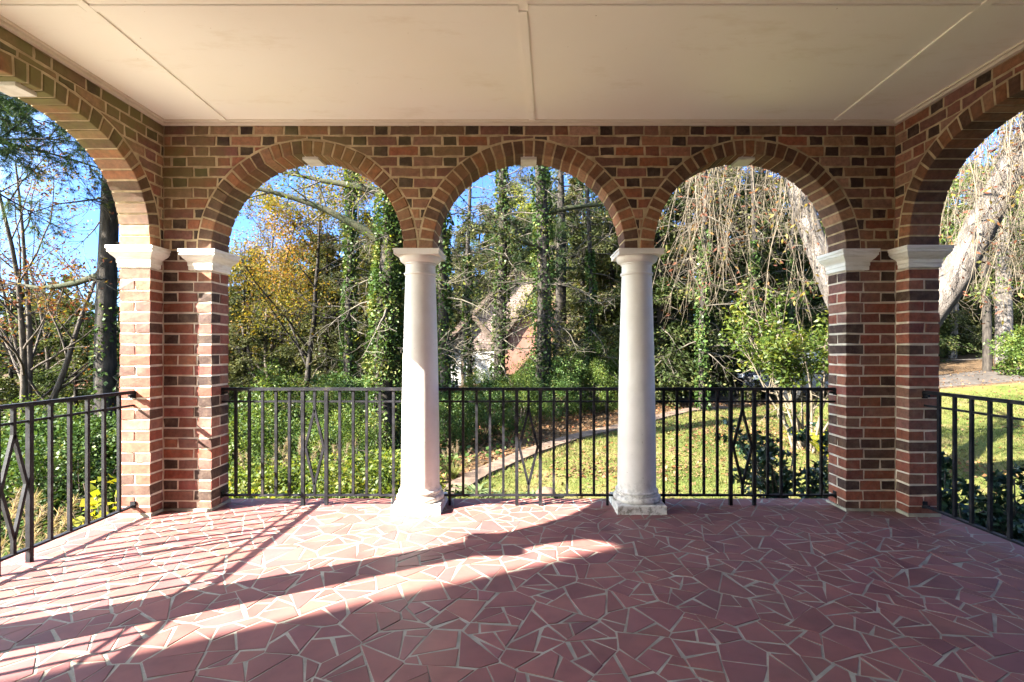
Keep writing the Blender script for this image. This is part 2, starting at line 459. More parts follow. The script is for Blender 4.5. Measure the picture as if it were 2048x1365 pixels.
# brick piers that end the side walls at the house
for s, lab in ((-1, 'brick end pier of the left side wall where it meets the house'), (1, 'brick end pier of the right side wall where it meets the house')):
    x0 = XL - T if s < 0 else XR
    r = empty('end_pier', (x0, -1.5, 0)); tag(r, lab, 'brick pier')
    c = MB(); c.box(0.006, T - 0.006, 0.0, 1.484, -1.2, SPR - 0.002); c.build('mortar', M_MORTAR, r)
    b = MB()
    for k in range(25):
        z0 = k * PITCH + 0.003; y = 0.0 if k % 2 else -0.11
        while y < 1.48:
            ya, yb = max(0.003, y), min(1.49, y + 0.213)
            if yb - ya > 0.03: b.box(0, T, ya, yb, z0, z0 + PITCH - 0.012, col=brick_colour(), jit=0.002)
            y += 0.225
    b.build('brickwork', M_BRICK, r, color=True)

# ------------------------------------------------------------------ columns
def make_column():
    root = empty('column', (0, 0, 0))
    p = MB(); h = 0.178
    p.add([(x * (h + e), y * (h + e), z) for e, z in ((0.004, -0.005), (0.0, 0.012), (0.0, 0.058), (-0.006, 0.064)) for x, y in ((-1, -1), (1, -1), (1, 1), (-1, 1))],
          [(k * 4 + i, k * 4 + (i + 1) % 4, k * 4 + 4 + (i + 1) % 4, k * 4 + 4 + i) for k in range(3) for i in range(4)] + [(12, 13, 14, 15)])
    p.build('plinth', M_COLUMN, root)
    b = MB(); prof = [(0.155, 0.060)]
    for i in range(9):
        t = -math.pi / 2 + math.pi * i / 8; prof.append((0.155 + 0.022 * math.cos(t), 0.086 + 0.024 * math.sin(t)))
    prof += [(0.158, 0.112), (0.158, 0.120), (0.150, 0.124)]
    for i in range(7):
        t = -math.pi / 2 + math.pi * i / 6; prof.append((0.150 + 0.010 * math.cos(t), 0.136 + 0.011 * math.sin(t)))
    prof += [(0.148, 0.152), (0.143, 0.168)]
    b.lathe(0, 0, prof, 64); b.build('base', M_COLUMN, root, smooth=True, autos=40)
    s = MB(); prof = []
    for i in range(21):
        t = i / 20; r = 0.143 - 0.031 * (t ** 1.7); prof.append((r, 0.166 + t * (1.745 - 0.166)))
    prof += [(0.112, 1.748), (0.1205, 1.752), (0.1225, 1.760), (0.1205, 1.768), (0.112, 1.772), (0.111, 1.83)]
    s.lathe(0, 0, prof, 64, cap=False); s.build('shaft', M_COLUMN, root, smooth=True, autos=40)
    c = MB(); prof = [(0.111, 1.829), (0.120, 1.831), (0.120, 1.840)]
    for i in range(8):
        t = i / 7 * math.pi / 2; prof.append((0.122 + 0.033 * math.sin(t), 1.842 + 0.044 * (1 - math.cos(t))))
    c.lathe(0, 0, prof + [(0.155, 1.888)], 64)
    c.build('capital', M_COLUMN, root, smooth=True, autos=40)
    a = MB()
    a.box(-0.163, 0.163, -0.163, 0.163, 1.888, 1.916); a.box(-0.169, 0.169, -0.169, 0.169, 1.916, 1.929)
    a.build('abacus', M_COLUMN, root)
    return root
CY = YF + T / 2 - 0.018
col0 = make_column()
spots = [(-0.773, CY, 'white tuscan column half in sunlight, between the left and middle arches'),
         (0.865, CY, 'shaded white tuscan column between the middle and right arches'),
         (XL - T / 2, 1.78, 'white column of the left side wall, next to its railing'),
         (XR + T / 2, 1.78, 'white column of the right side wall, next to its railing')]
for i, (x, y, lab) in enumerate(spots):
    c = col0 if i == 0 else copy_tree(col0)
    c.location = (x, y, 0); c.rotation_euler = (0, 0, (0, R(90), 0, R(180))[i]); tag(c, lab, 'column', 'white columns carrying the arches')

# ------------------------------------------------------------------ wrought iron railings
def railing(M, c, half, pitch, left_foot, right_foot, label, fill):
    """fill: (bars left of centre, bars right of centre) beyond the two legs; M(u, z) world"""
    root = empty('railing', M(c, 0)); o = root.location.copy()
    tag(root, label, 'railing', 'black iron railings of the porch')
    P = lambda u, z: tuple(Vector(M(u, z)) - o)
    def one(nm, p, q, w, d=None):
        m = MB(); m.bar(p, q, w, d); return m.build(nm, M_IRON, root)
    l, r = c - half[0], c + half[1]
    m = MB(); m.bar(P(l, 0.885), P(r, 0.885), 0.036, 0.012); m.bar(P(l, 0.896), P(r, 0.896), 0.026, 0.010); m.build('top_rail', M_IRON, root)
    one('mid_rail', P(l, 0.795), P(r, 0.795), 0.012, 0.014)
    one('bottom_rail', P(l, 0.078), P(r, 0.078), 0.028, 0.013)
    lg = 0.09
    for sgn, nb, foot in ((-1, fill[0], left_foot), (1, fill[1], right_foot)):
        one('bar', P(c + sgn * lg, 0.0), P(c + sgn * lg, 0.879), 0.025)
        for k in range(1, nb + 1):
            u = c + sgn * (lg + k * pitch)
            if l + 0.01 < u < r - 0.01:
                last = k == nb and foot
                one('bar', P(u, 0.0 if last else 0.085), P(u, 0.879), 0.0185)
    one('bar', P(c, 0.73), P(c, 0.879), 0.0185); one('bar', P(c, 0.085), P(c, 0.16), 0.0185)
    d = MB()
    for sgn in (-1, 1):
        d.bar(P(c, 0.735), P(c + sgn * 0.070, 0.447), 0.017, 0.018); d.bar(P(c + sgn * 0.070, 0.447), P(c, 0.155), 0.017, 0.018)
    d.build('diamond', M_IRON, root)
    for u, foot in ((l, left_foot), (r, right_foot)):
        if not foot:
            for z in (0.87, 0.085):
                b = MB(); sg = 1 if u == l else -1
                b.bar(P(u - sg * 0.02, z), P(u + sg * 0.012, z), 0.035, 0.05); b.bar(P(u - sg * 0.01, z - 0.01), P(u + sg * 0.045, z - 0.004), 0.018)
                b.build('bracket', M_IRON, root)
farR = lambda u, z: (u, YF + 0.13, z)
lR = lambda u, z: (XL - 0.12, u, z)
rR = lambda u, z: (XR + 0.11, u, z)
railing(farR, FAR_ARCH[0], (0.715, 0.70), 0.1027, False, True, 'sunlit black iron railing in the left of the three far arches', (5, 5))
railing(farR, FAR_ARCH[1], (0.70, 0.70), 0.1027, True, True, 'black iron railing between the two white columns', (5, 5))
railing(farR, FAR_ARCH[2], (0.70, 0.715), 0.1027, True, False, 'dark iron railing with the holly behind it, between column and shaded pier', (5, 5))
railing(lR, 2.73, (0.84, 0.845), 0.125, True, False, 'black iron railing along the left side, before the plumed grasses', (5, 5))
railing(rR, 2.73, (0.84, 0.845), 0.125, True, False, 'black iron railing along the right side, before the open lawn', (5, 5))
railing(lR, 0.83, (0.84, 0.84), 0.125, True, True, 'black iron railing along the left side, next to the house', (5, 5))
railing(rR, 0.83, (0.84, 0.84), 0.125, True, True, 'black iron railing along the right side, next to the house', (5, 5))

# ------------------------------------------------------------------ crazy paved floor
def poly_split(poly, frac, ang):
    cu = sum(p[0] for p in poly) / len(poly); cv = sum(p[1] for p in poly) / len(poly)
    nu, nv = math.cos(ang), math.sin(ang)
    ds = [(p[0] - cu) * nu + (p[1] - cv) * nv for p in poly]
    off = frac * (max(ds) - min(ds)); pu, pv = cu + nu * off, cv + nv * off
    return clip(poly, pu, pv, nu, nv), clip(poly, pu, pv, -nu, -nv)
def inset(poly, d):
    """shrink a convex polygon, each edge by its own amount"""
    ar = sum(poly[i][0] * poly[(i + 1) % len(poly)][1] - poly[(i + 1) % len(poly)][0] * poly[i][1] for i in range(len(poly)))
    if ar < 0: poly = poly[::-1]
    out = poly
    for i in range(len(poly)):
        a, b = poly[i], poly[(i + 1) % len(poly)]
        l = math.hypot(b[0] - a[0], b[1] - a[1])
        if l < 1e-5: continue
        nx, ny = -(b[1] - a[1]) / l, (b[0] - a[0]) / l
        t = rnd.uniform(-0.09, 0.09); nx, ny = nx * math.cos(t) - ny * math.sin(t), nx * math.sin(t) + ny * math.cos(t)
        k = d * rnd.choice((0.5, 0.7, 1.0, 1.0, 1.7)); mx, my = (a[0] + b[0]) / 2, (a[1] + b[1]) / 2
        out = clip(out, mx + nx * k, my + ny * k, nx, ny)
        if len(out) < 3: return []
    return out
FX0, FX1, FY0, FY1 = XL - T - 0.07, XR + T + 0.07, -1.5, YF + T + 0.09
def floor_tiles():
    # relaxed random seeds -> Voronoi cells by half-plane clipping -> random splits -> shards
    seeds = [(rnd.uniform(FX0, FX1), rnd.uniform(FY0, FY1)) for _ in range(600)]
    for it in range(1):
        seeds = [max(((rnd.uniform(-.12, .12) + s[0], rnd.uniform(-.12, .12) + s[1]) for _ in range(5)), key=lambda q: min((q[0] - t[0]) ** 2 + (q[1] - t[1]) ** 2 for t in seeds if t is not s)) for s in seeds]
    cells = []
    for i, s in enumerate(seeds):
        poly = [(FX0, FY0), (FX1, FY0), (FX1, FY1), (FX0, FY1)]
        near = sorted((q for j, q in enumerate(seeds) if j != i), key=lambda q: (q[0] - s[0]) ** 2 + (q[1] - s[1]) ** 2)[:26]
        for q in near:
            dx, dy = s[0] - q[0], s[1] - q[1]; l = math.hypot(dx, dy)
            poly = clip(poly, (s[0] + q[0]) / 2, (s[1] + q[1]) / 2, dx / l, dy / l)
            if len(poly) < 3: break
        if len(poly) >= 3: cells.append(poly)
    out = []
    def rec(p):
        A = area(p)
        if A < 0.0125 or (A < 0.027 and rnd.random() < 0.5): out.append(p); return
        # cut across the longest direction
        best = max(((p[i], p[j]) for i in range(len(p)) for j in range(i)), key=lambda ab: math.hypot(ab[0][0] - ab[1][0], ab[0][1] - ab[1][1]))
        ang = math.atan2(best[1][1] - best[0][1], best[1][0] - best[0][0]) + rnd.gauss(0, 0.22)
        a, b = poly_split(p, rnd.uniform(-0.16, 0.16), ang)
        for q in (a, b):
            if len(q) >= 3 and area(q) > 0.0008: rec(q)
    for c in cells: rec(c)
    return out
fl = MB()
fl.box(FX0, FX1, FY0, FY1, -0.30, -0.0018, mi=0)
for p in floor_tiles():
    q = inset(p, 0.0050)
    if len(q) < 3 or area(q) < 0.0007: continue
    f = rnd.uniform(0.84, 1.16) * 0.49; k = rnd.random()
    c = (0.360, 0.142, 0.122) if k < 0.6 else (0.330, 0.130, 0.122) if k < 0.85 else (0.375, 0.156, 0.124)
    h = rnd.uniform(-0.0012, 0.0012); tx, ty = rnd.uniform(-0.006, 0.006), rnd.uniform(-0.006, 0.006)
    cu = sum(a[0] for a in q) / len(q); cv = sum(a[1] for a in q) / len(q); n = len(q)
    zt = lambda u, v, d: h + (u - cu) * tx + (v - cv) * ty - d
    vs = []
    for kx, d in ((0.0014, 0.0), (0.0, 0.0008), (0.0, 0.005)):
        for u, v in q:
            l = math.hypot(u - cu, v - cv) or 1; s = 1 - kx / l; vs.append((cu + (u - cu) * s, cv + (v - cv) * s, zt(u, v, d)))
    fs = [tuple(range(n))]
    for r in range(2):
        for i in range(n): fs.append((r * n + i, (r + 1) * n + i, (r + 1) * n + (i + 1) % n, r * n + (i + 1) % n))
    fl.add(vs, fs, tuple(x * f for x in c), 1)
floor = fl.build('porch_floor', [M_GROUT, M_TILE], color=True)
tag(floor, kind='structure')
sl = MB(); sl.box(FX0 + 0.06, FX1 - 0.06, FY0, FY1 - 0.06, -1.6, -0.302); tag(sl.build('porch_foundation', M_MORTAR), kind='structure')

# ------------------------------------------------------------------ ceiling, battens, cornice, roof
ce = MB(); ce.box(XL + 0.001, XR - 0.001, -1.5, YF - 0.001, CEIL, CEIL + 0.08)
ceiling = tag(ce.build('ceiling', M_CEIL), kind='structure')
def strip(p, q, w, nm='ceiling_batten'):
    m = MB(); a, b = Vector((*p, CEIL - 0.004)), Vector((*q, CEIL - 0.004)); m.bar(a, b, w, 0.010); return m.build(nm, M_CEIL, ceiling)
strip((-2.190, YF - 0.03), (-2.03, 0.4), 0.045); strip((0.070, YF - 0.03), (0.0, 2.475), 0.045); strip((0.002, 2.425), (-0.04, 0.4), 0.045)
strip((2.300, YF - 0.03), (2.16, 0.4), 0.045)
for xa, xb in ((XL + 0.03, -2.155), (-2.105, -0.024), (0.026, 2.222), (2.272, XR - 0.03)): strip((xa, 2.45), (xb, 2.45), 0.045)
cm = MB()
for (x0, x1, y0, y1) in ((XL, XR, YF - 0.030, YF), (XL, XL + 0.030, -1.5, YF - 0.030), (XR - 0.030, XR, -1.5, YF - 0.030)):
    cm.box(x0 + 0.002, x1 - 0.002, y0 + 0.002, y1 - 0.004, CEIL - 0.030, CEIL - 0.001)
for (x0, x1, y0, y1) in ((XL + 0.03, XR - 0.03, YF - 0.048, YF - 0.030), (XL + 0.030, XL + 0.048, -1.5, YF - 0.048), (XR - 0.048, XR - 0.030, -1.5, YF - 0.048)):
    cm.box(x0 + 0.002, x1 - 0.002, y0 + 0.002, y1, CEIL - 0.013, CEIL - 0.001)
cm.build('cornice', M_CORNICE, ceiling)
rf = MB(); rf.box(XL - T - 0.1, XR + T + 0.1, -1.5, YF + T + 0.1, 2.992, 3.10)
rt = rf.build('porch_roof', M_TRIM); tag(rt, 'flat white roof slab over the brick porch', 'roof')

# ------------------------------------------------------------------ the house behind the viewer (shades part of the porch)
hs = empty('brick_house', (0, -1.5, 0)); tag(hs, 'red brick house that the porch is built against', 'house')
M_HOUSE, nt, out = new_mat('house_brick')
bt = N(nt, 'ShaderNodeTexBrick'); tc = N(nt, 'ShaderNodeTexCoord'); mp = N(nt, 'ShaderNodeMapping'); mp.inputs['Rotation'].default_value = (R(90), 0, 0)
L(nt, tc, 'Object', mp, 0); L(nt, mp, 0, bt, 'Vector')
bt.inputs['Color1'].default_value = (0.27, 0.1, 0.07, 1); bt.inputs['Color2'].default_value = (0.14, 0.07, 0.055, 1); bt.inputs['Mortar'].default_value = (0.4, 0.33, 0.24, 1)
bt.inputs['Scale'].default_value = 1; bt.inputs['Brick Width'].default_value = 0.225; bt.inputs['Row Height'].default_value = PITCH; bt.inputs['Mortar Size'].default_value = 0.011
principled(nt, out, (bt, 'Color'), 0.85, 0.2)
hb = MB(); hb.box(-8.52, 9.0, -8.0, -0.004, -1.6, 7.8); hb.build('wall', M_HOUSE, hs)
M_SLATE = mat_simple('roof_shingle', (0.07, 0.062, 0.058), (0.13, 0.115, 0.105), 5, 0.85, 0.5, 0.01)
hr = MB(); hr.add([(-8.5, -8.4, 7.8), (9.4, -8.4, 7.8), (9.4, 0.4, 7.8), (-8.5, 0.4, 7.8), (-5, -4, 10.6), (6, -4, 10.6)], [(0, 1, 5, 4), (1, 2, 5), (2, 3, 4, 5), (3, 0, 4), (3, 2, 1, 0)]); hr.build('roof', M_SLATE, hs)
M_WOOD_ = mat_simple('door_wood', (0.10, 0.05, 0.025), (0.18, 0.1, 0.05), 6)
dr = MB(); dr.box(-0.5, 0.5, 0.0, 0.05, 0.0, 2.1); d_ = dr.build('door', M_WOOD_, hs)
pw = MB(); pw.box(XL + 0.01, -0.53, 0.004, 0.03, 0.0, CEIL - 0.01); pw.box(0.53, XR - 0.01, 0.004, 0.03, 0.0, CEIL - 0.01); pw.box(-0.53, 0.53, 0.004, 0.03, 2.13, CEIL - 0.01); pw.build('fill_panel', M_FILL, hs)  # unseen light-painted panels, added to bounce light into the shaded porch
dh = MB(); dh.box(0.38, 0.42, 0.05, 0.09, 1.0, 1.12); dh.build('handle', M_IRON, d_)
# ------------------------------------------------------------------ ground
def gz(x, y):
    x = np.asarray(x, float); y = np.asarray(y, float)
    z = -0.92 + 0.030 * np.clip(y - 7, 0, 15) + 0.012 * np.clip(y - 22, 0, 40)
    l = np.clip(-x - 2.2 + 0.05 * np.clip(y - 6, 0, 30), 0, 22)
    z = z - 0.17 * l * (1 - 0.012 * l)
    z = z + 0.055 * np.clip(x - 7, 0, 30) * np.clip((y - 6) / 10, 0, 1)
    z = z + 0.05 * np.sin(x * 0.9 + 1.3) * np.sin(y * 0.7) * np.clip((y - 5) / 8, 0, 1)
    z = z + 0.18 * np.clip(np.hypot(x, y) - 58, 0, 200) * 0.35
    return z
def G1(x, y): return float(gz(x, y))

# stone edging that divides the lawn from the planted bank: (x, y)
EDGE = [(-3.4, 5.3), (-1.75, 6.45), (-1.06, 7.28), (-0.72, 8.2), (0.14, 9.6), (1.15, 10.9), (2.3, 12.2), (3.6, 13.5), (5.0, 14.8), (6.4, 15.7)]
def edge_dist(x, y):
    """signed distance: positive on the lawn side"""
    x = np.asarray(x, float); y = np.asarray(y, float); best = np.full(np.broadcast(x, y).shape, 1e9); sg = np.ones_like(best)
    E = [(-12, 3.8)] + EDGE + [(14, 17.2), (40, 18.5)]
    for (ax, ay), (bx, by) in zip(E[:-1], E[1:]):
        dx, dy = bx - ax, by - ay; l2 = dx * dx + dy * dy
        t = np.clip(((x - ax) * dx + (y - ay) * dy) / l2, 0, 1); px, py = ax + t * dx, ay + t * dy
        d = np.hypot(x - px, y - py); s = np.where(dx * (y - ay) - dy * (x - ax) < 0, 1.0, -1.0)
        up = d < best; best = np.where(up, d, best); sg = np.where(up, s, sg)
    return best * sg

def mat_ground():
    m, nt, out = new_mat('ground')
    a = N(nt, 'ShaderNodeAttribute', attribute_name='lawn')
    n1 = noise(nt, 0.9, 6, 0.65); r1 = ramp(nt, [(0.34, (0.048, 0.066, 0.013)), (0.52, (0.085, 0.088, 0.024)), (0.68, (0.135, 0.100, 0.046))]); L(nt, n1, 0, r1, 0)
    n2 = noise(nt, 34, 5, 0.7); r2 = ramp(nt, [(0.32, (0.5, 0.52, 0.45)), (0.68, (1.4, 1.36, 1.3))]); L(nt, n2, 0, r2, 0)
    lawn = mix(nt, 1.0, (r1, 0), (r2, 0), 'MULTIPLY')
    n3 = noise(nt, 5, 7, 0.7); r3 = ramp(nt, [(0.34, (0.03, 0.02, 0.013)), (0.52, (0.075, 0.048, 0.027)), (0.68, (0.13, 0.085, 0.048))]); L(nt, n3, 0, r3, 0)
    bed = mix(nt, 1.0, (r3, 0), (r2, 0), 'MULTIPLY')
    n4 = noise(nt, 2.5, 4); ad = N(nt, 'ShaderNodeMath', operation='ADD'); L(nt, a, 'Fac', ad, 0)
    sb = N(nt, 'ShaderNodeMath', operation='MULTIPLY_ADD'); L(nt, n4, 0, sb, 0); sb.inputs[1].default_value = 0.6; sb.inputs[2].default_value = -0.3; L(nt, sb, 0, ad, 1)
    st = ramp(nt, [(0.45, (0, 0, 0)), (0.58, (1, 1, 1))]); L(nt, ad, 0, st, 0)
    c = mix(nt, (st, 0), bed, lawn)
    nb = noise(nt, 45, 5, 0.7)
    principled(nt, out, c, 0.95, 0.1, bmp=bump(nt, (nb, 0), 0.8, 0.03)); return m
M_GROUND = mat_ground()
def ground():
    def axis(lo, hi, f0, f1, fine, grow):
        a = list(np.arange(f0, f1, fine)); s = fine
        while a[-1] < hi: s *= grow; a.append(a[-1] + s)
        s = fine
        while a[0] > lo: s *= grow; a.insert(0, a[0] - s)
        return np.array(a)
    xs = axis(-320, 320, -12, 18, 0.3, 1.18); ys = axis(-60, 420, -2, 24, 0.3, 1.18)
    X, Y = np.meshgrid(xs, ys); Z = gz(X, Y)
    # keep the soil below the porch slab and the house
    V = np.stack([X, Y, Z], -1).reshape(-1, 3); nx, ny = len(xs), len(ys)
    i = np.arange(nx - 1)[None, :] + np.arange(ny - 1)[:, None] * nx
    F = np.stack([i, i + 1, i + 1 + nx, i + nx], -1).reshape(-1, 4)
    me = mesh_np('ground', V, F, M_GROUND, smooth=True)
    lw = np.clip(edge_dist(X, Y) * 2.0 + 0.5, 0, 1).ravel()
    at = me.attributes.new('lawn', 'FLOAT', 'POINT'); at.data.foreach_set('value', lw.astype(np.float32))
    tag(link('ground', me), kind='structure')
ground()
M_STONE = mat_simple('edging_stone', (0.050, 0.032, 0.022), (0.115, 0.078, 0.054), 6, 0.9, 0.6, 0.01)
M_GRAVEL = mat_simple('driveway_gravel', (0.025, 0.02, 0.016), (0.06, 0.05, 0.04), 3, 0.95, 0.6, 0.02)
def ribbon(pts, w, h, mat, name, sub=8, lift=0.012):
    P = []
    for (ax, ay), (bx, by) in zip(pts[:-1], pts[1:]):
        for k in range(sub): P.append((ax + (bx - ax) * k / sub, ay + (by - ay) * k / sub))
    P.append(pts[-1]); m = MB(); vs = []
    for i, (x, y) in enumerate(P):
        a = P[max(0, i - 1)]; b = P[min(len(P) - 1, i + 1)]; dx, dy = b[0] - a[0], b[1] - a[1]; l = math.hypot(dx, dy); nx, ny = -dy / l, dx / l
        ww = w * (1 + 0.05 * math.sin(i * 1.7))
        for s in (-1, 1):
            px, py = x + nx * s * ww / 2, y + ny * s * ww / 2; z = G1(px, py)
            vs.append((px, py, z - 0.05)); vs.append((px, py, z + h + lift))
    fs = []
    for i in range(len(P) - 1):
        o = i * 4; fs += [(o + 1, o + 3, o + 7, o + 5), (o, o + 1, o + 5, o + 4), (o + 2, o + 6, o + 7, o + 3)]
    m.add(vs, fs); o = m.build(name, mat); tag(o, kind='structure'); return o
ribbon(EDGE, 0.34, 0.04, M_STONE, 'path')
M_BOUNCE = mat_simple('bounce_flagstone', (0.44, 0.40, 0.33), (0.62, 0.57, 0.48), 4, 0.85, 0.4, 0.01)
tm = MB()  # pale paving added out of view to bounce sun up to the ceiling
for i in range(7):
    for j in range(5): tm.box(-9.5 + 0.9 * i, -8.62 + 0.9 * i, -1.45 + 0.8 * j, -0.67 + 0.8 * j, -2.4, -0.90 + 0.003 * ((i * 7 + j * 3) % 4))
tag(tm.build('bounce_terrace', M_BOUNCE), kind='structure')
ribbon([(5.6, 17.6), (9, 18.2), (14, 19.0), (22, 20.0), (34, 21.5)], 3.2, 0.0, M_GRAVEL, 'driveway', 10)
ribbon([(17.0, 28.5), (24, 27.5), (36, 27)], 1.2, 0.0, M_GRAVEL, 'gravel_path', 10)
# ------------------------------------------------------------------ plant builders
def rng_(s): return np.random.default_rng(s)
def unit(v): return v / (np.linalg.norm(v, axis=-1, keepdims=True) + 1e-9)

def leaves(name, P, size, mat, g, up=0.3, aspect=0.5, D=None, tone=None, jit=0.25, fold=0.0, hang=0.0):
    """one small quad leaf per point: P (n,3); D optional preferred direction"""
    n = len(P); a = g.normal(size=(n, 3)); a[:, 2] = a[:, 2] * (1 - up) - hang
    if D is not None: a = a * 0.6 + D
    a = unit(a); b = g.normal(size=(n, 3)); b[:, 2] *= (1 - up); b = unit(np.cross(a, np.cross(b, a) + 1e-6))
    Ls = size * g.uniform(0.6, 1.35, (n, 1)); w = Ls * aspect * 0.5
    mid = P + a * Ls * 0.45
    if fold:
        c = np.cross(a, b); mid = mid - c * Ls * fold
    V = np.stack([P, mid + b * w, P + a * Ls, mid - b * w], 1).reshape(-1, 3)
    F = np.arange(4 * n).reshape(n, 4)
    if tone is None: tone = g.uniform(0, 1, n)
    else: tone = np.clip(tone + g.normal(0, jit, n), 0, 1)
    return mesh_np(name, V, F, mat, tone)

def tubes(name, polys, mat, sides=5, bark=True):
    """polys: list of (points (k,3), radii (k,), sides)"""
    VV, FF, off = [], [], 0
    for pl in polys:
        p, r = np.asarray(pl[0], float), np.asarray(pl[1], float); s = pl[2] if len(pl) > 2 else sides
        k = len(p); d = unit(np.gradient(p, axis=0)); ref = np.array([0.31, 0.93, 0.2])
        b = unit(np.cross(d, ref)); c = np.cross(d, b); a = np.arange(s) * 2 * np.pi / s
        ring = p[:, None] + r[:, None, None] * (b[:, None] * np.cos(a)[None, :, None] + c[:, None] * np.sin(a)[None, :, None])
        VV.append(ring.reshape(-1, 3)); i = np.arange(s); i2 = (i + 1) % s
        for j in range(k - 1):
            FF.append(np.stack([off + j * s + i, off + j * s + i2, off + (j + 1) * s + i2, off + (j + 1) * s + i], -1))
        off += k * s
    V = np.concatenate(VV); F = np.concatenate(FF)
    return mesh_np(name, V, F, mat, smooth=True)

def path(g, p, d, Ln, n, wob, grav=0.0):
    pts = [np.array(p, float)]; d = unit(np.array(d, float))
    for _ in range(n):
        d = unit(d + g.normal(0, wob, 3) + np.array([0, 0, grav])); pts.append(pts[-1] + d * Ln / n)
    return np.array(pts), d

def side_dir(g, d, ang, az=None):
    a = g.normal(size=3); b = unit(np.cross(d, a)); return unit(d * math.cos(ang) + b * math.sin(ang))

def grow(g, p, d, Ln, r, lev, par, polys, tips):
    n = par['n'][lev]; pts, dd = path(g, p, d, Ln, n, par['wob'][lev], par['grav'][lev])
    rr = r * (1 - np.linspace(0, 1, n + 1) * (1 - par['taper'][lev])); polys.append((pts, rr, par['sides'][lev]))
    last = lev == len(par['n']) - 1
    if last or lev >= par.get('leaf_from', 99):
        for t in np.linspace(0.25, 1, par.get('lp', 4)):
            f = t * n; i = min(int(f), n - 1); tips.append((pts[i] + (pts[i + 1] - pts[i]) * (f - i), unit(pts[i + 1] - pts[i])))
    if last: return
    for k in range(par['kids'][lev]):
        t = par['start'][lev] + (1 - par['start'][lev]) * (k + g.uniform(0, 1)) / par['kids'][lev]
        f = t * n; i = min(int(f), n - 1); q = pts[i] + (pts[i + 1] - pts[i]) * (f - i); dl = unit(pts[i + 1] - pts[i])
        cd = side_dir(g, dl, R(par['ang'][lev]) * g.uniform(0.75, 1.25))
        grow(g, q, cd, Ln * par['lr'][lev] * (1 - par.get('con', 0.45) * t) * g.uniform(0.75, 1.2), rr[i] * par.get('rr', 0.5), lev + 1, par, polys, tips)

def around_tips(g, tips, per, spread):
    P = np.array([t[0] for t in tips]); D = np.array([t[1] for t in tips])
    P = np.repeat(P, per, 0); D = np.repeat(D, per, 0)
    return P + g.normal(0, spread, P.shape), D

def wood(name, c1, c2, scale=14, bstr=0.7, dist=0.02):
    return mat_simple(name, c1, c2, scale, 0.92, bstr, dist, 0.15, stretch=(1, 1, 0.25))
M_BARK = wood('bark_brown', (0.03, 0.024, 0.019), (0.085, 0.07, 0.056))
M_BARKD = wood('bark_dark', (0.013, 0.011, 0.0095), (0.040, 0.034, 0.028))
M_BARKG = wood('bark_grey', (0.050, 0.042, 0.036), (0.155, 0.136, 0.12), 11, 1.0, 0.05)
M_MOSS = wood('mossy_bark', (0.012, 0.017, 0.006), (0.036, 0.034, 0.019), 6)
M_TWIG = wood('twig_tan', (0.058, 0.048, 0.034), (0.130, 0.106, 0.075), 20, 0.2)
M_TWIGG = wood('twig_grey', (0.034, 0.029, 0.022), (0.088, 0.077, 0.059), 20, 0.2)
M_IVY = mat_leaf('ivy_leaf', [(0.0, (0.030, 0.060, 0.014)), (0.55, (0.062, 0.115, 0.026)), (0.9, (0.12, 0.165, 0.042)), (1.0, (0.20, 0.20, 0.06))], 0.25, 0.45, 0.04)
M_EVER = mat_leaf('evergreen_leaf', [(0.0, (0.024, 0.038, 0.012)), (0.5, (0.058, 0.080, 0.024)), (0.85, (0.115, 0.130, 0.040)), (1.0, (0.19, 0.17, 0.06))], 0.3, 0.5, 0.02)
M_HEM = mat_leaf('conifer_spray', [(0.0, (0.034, 0.044, 0.016)), (0.5, (0.085, 0.095, 0.034)), (0.85, (0.145, 0.140, 0.052)), (1.0, (0.21, 0.165, 0.085))], 0.3, 0.6, 0.02)
M_PINE = mat_leaf('pine_needle', [(0.0, (0.020, 0.050, 0.018)), (0.6, (0.055, 0.105, 0.035)), (1.0, (0.12, 0.17, 0.055))], 0.3, 0.5, 0.05)
M_GOLD = mat_leaf('autumn_leaf', [(0.0, (0.060, 0.075, 0.016)), (0.4, (0.16, 0.145, 0.024)), (0.75, (0.27, 0.175, 0.026)), (1.0, (0.30, 0.125, 0.028))], 0.42, 0.6, 0.03)
M_LIME = mat_leaf('yellow_green_leaf', [(0.0, (0.045, 0.085, 0.014)), (0.5, (0.12, 0.165, 0.024)), (1.0, (0.27, 0.25, 0.035))], 0.42, 0.5, 0.05)
M_RUST = mat_leaf('rust_leaf', [(0.0, (0.10, 0.035, 0.022)), (0.45, (0.20, 0.07, 0.035)), (0.75, (0.24, 0.17, 0.03)), (1.0, (0.10, 0.11, 0.03))], 0.35, 0.6, 0.03)
M_SPRING = mat_leaf('mid_green_leaf', [(0.0, (0.040, 0.075, 0.014)), (0.5, (0.090, 0.145, 0.026)), (1.0, (0.19, 0.21, 0.042))], 0.35, 0.5, 0.04)
M_HOLLY = mat_leaf('holly_leaf', [(0.0, (0.010, 0.028, 0.014)), (0.6, (0.022, 0.055, 0.026)), (1.0, (0.05, 0.09, 0.04))], 0.15, 0.3, 0.12)
M_FALLEN = mat_leaf('fallen_leaf', [(0.0, (0.09, 0.05, 0.03)), (0.5, (0.20, 0.12, 0.06)), (0.85, (0.30, 0.18, 0.09)), (1.0, (0.32, 0.10, 0.04))], 0.2, 0.6, 0.03)
M_GRASS = mat_leaf('grass_blade', [(0.0, (0.055, 0.095, 0.016)), (0.5, (0.115, 0.145, 0.030)), (1.0, (0.25, 0.215, 0.08))], 0.35, 0.6, 0.03)
M_PLUME = mat_leaf('grass_plume', [(0.0, (0.24, 0.17, 0.11)), (1.0, (0.46, 0.37, 0.27))], 0.4, 0.8, 0.0)
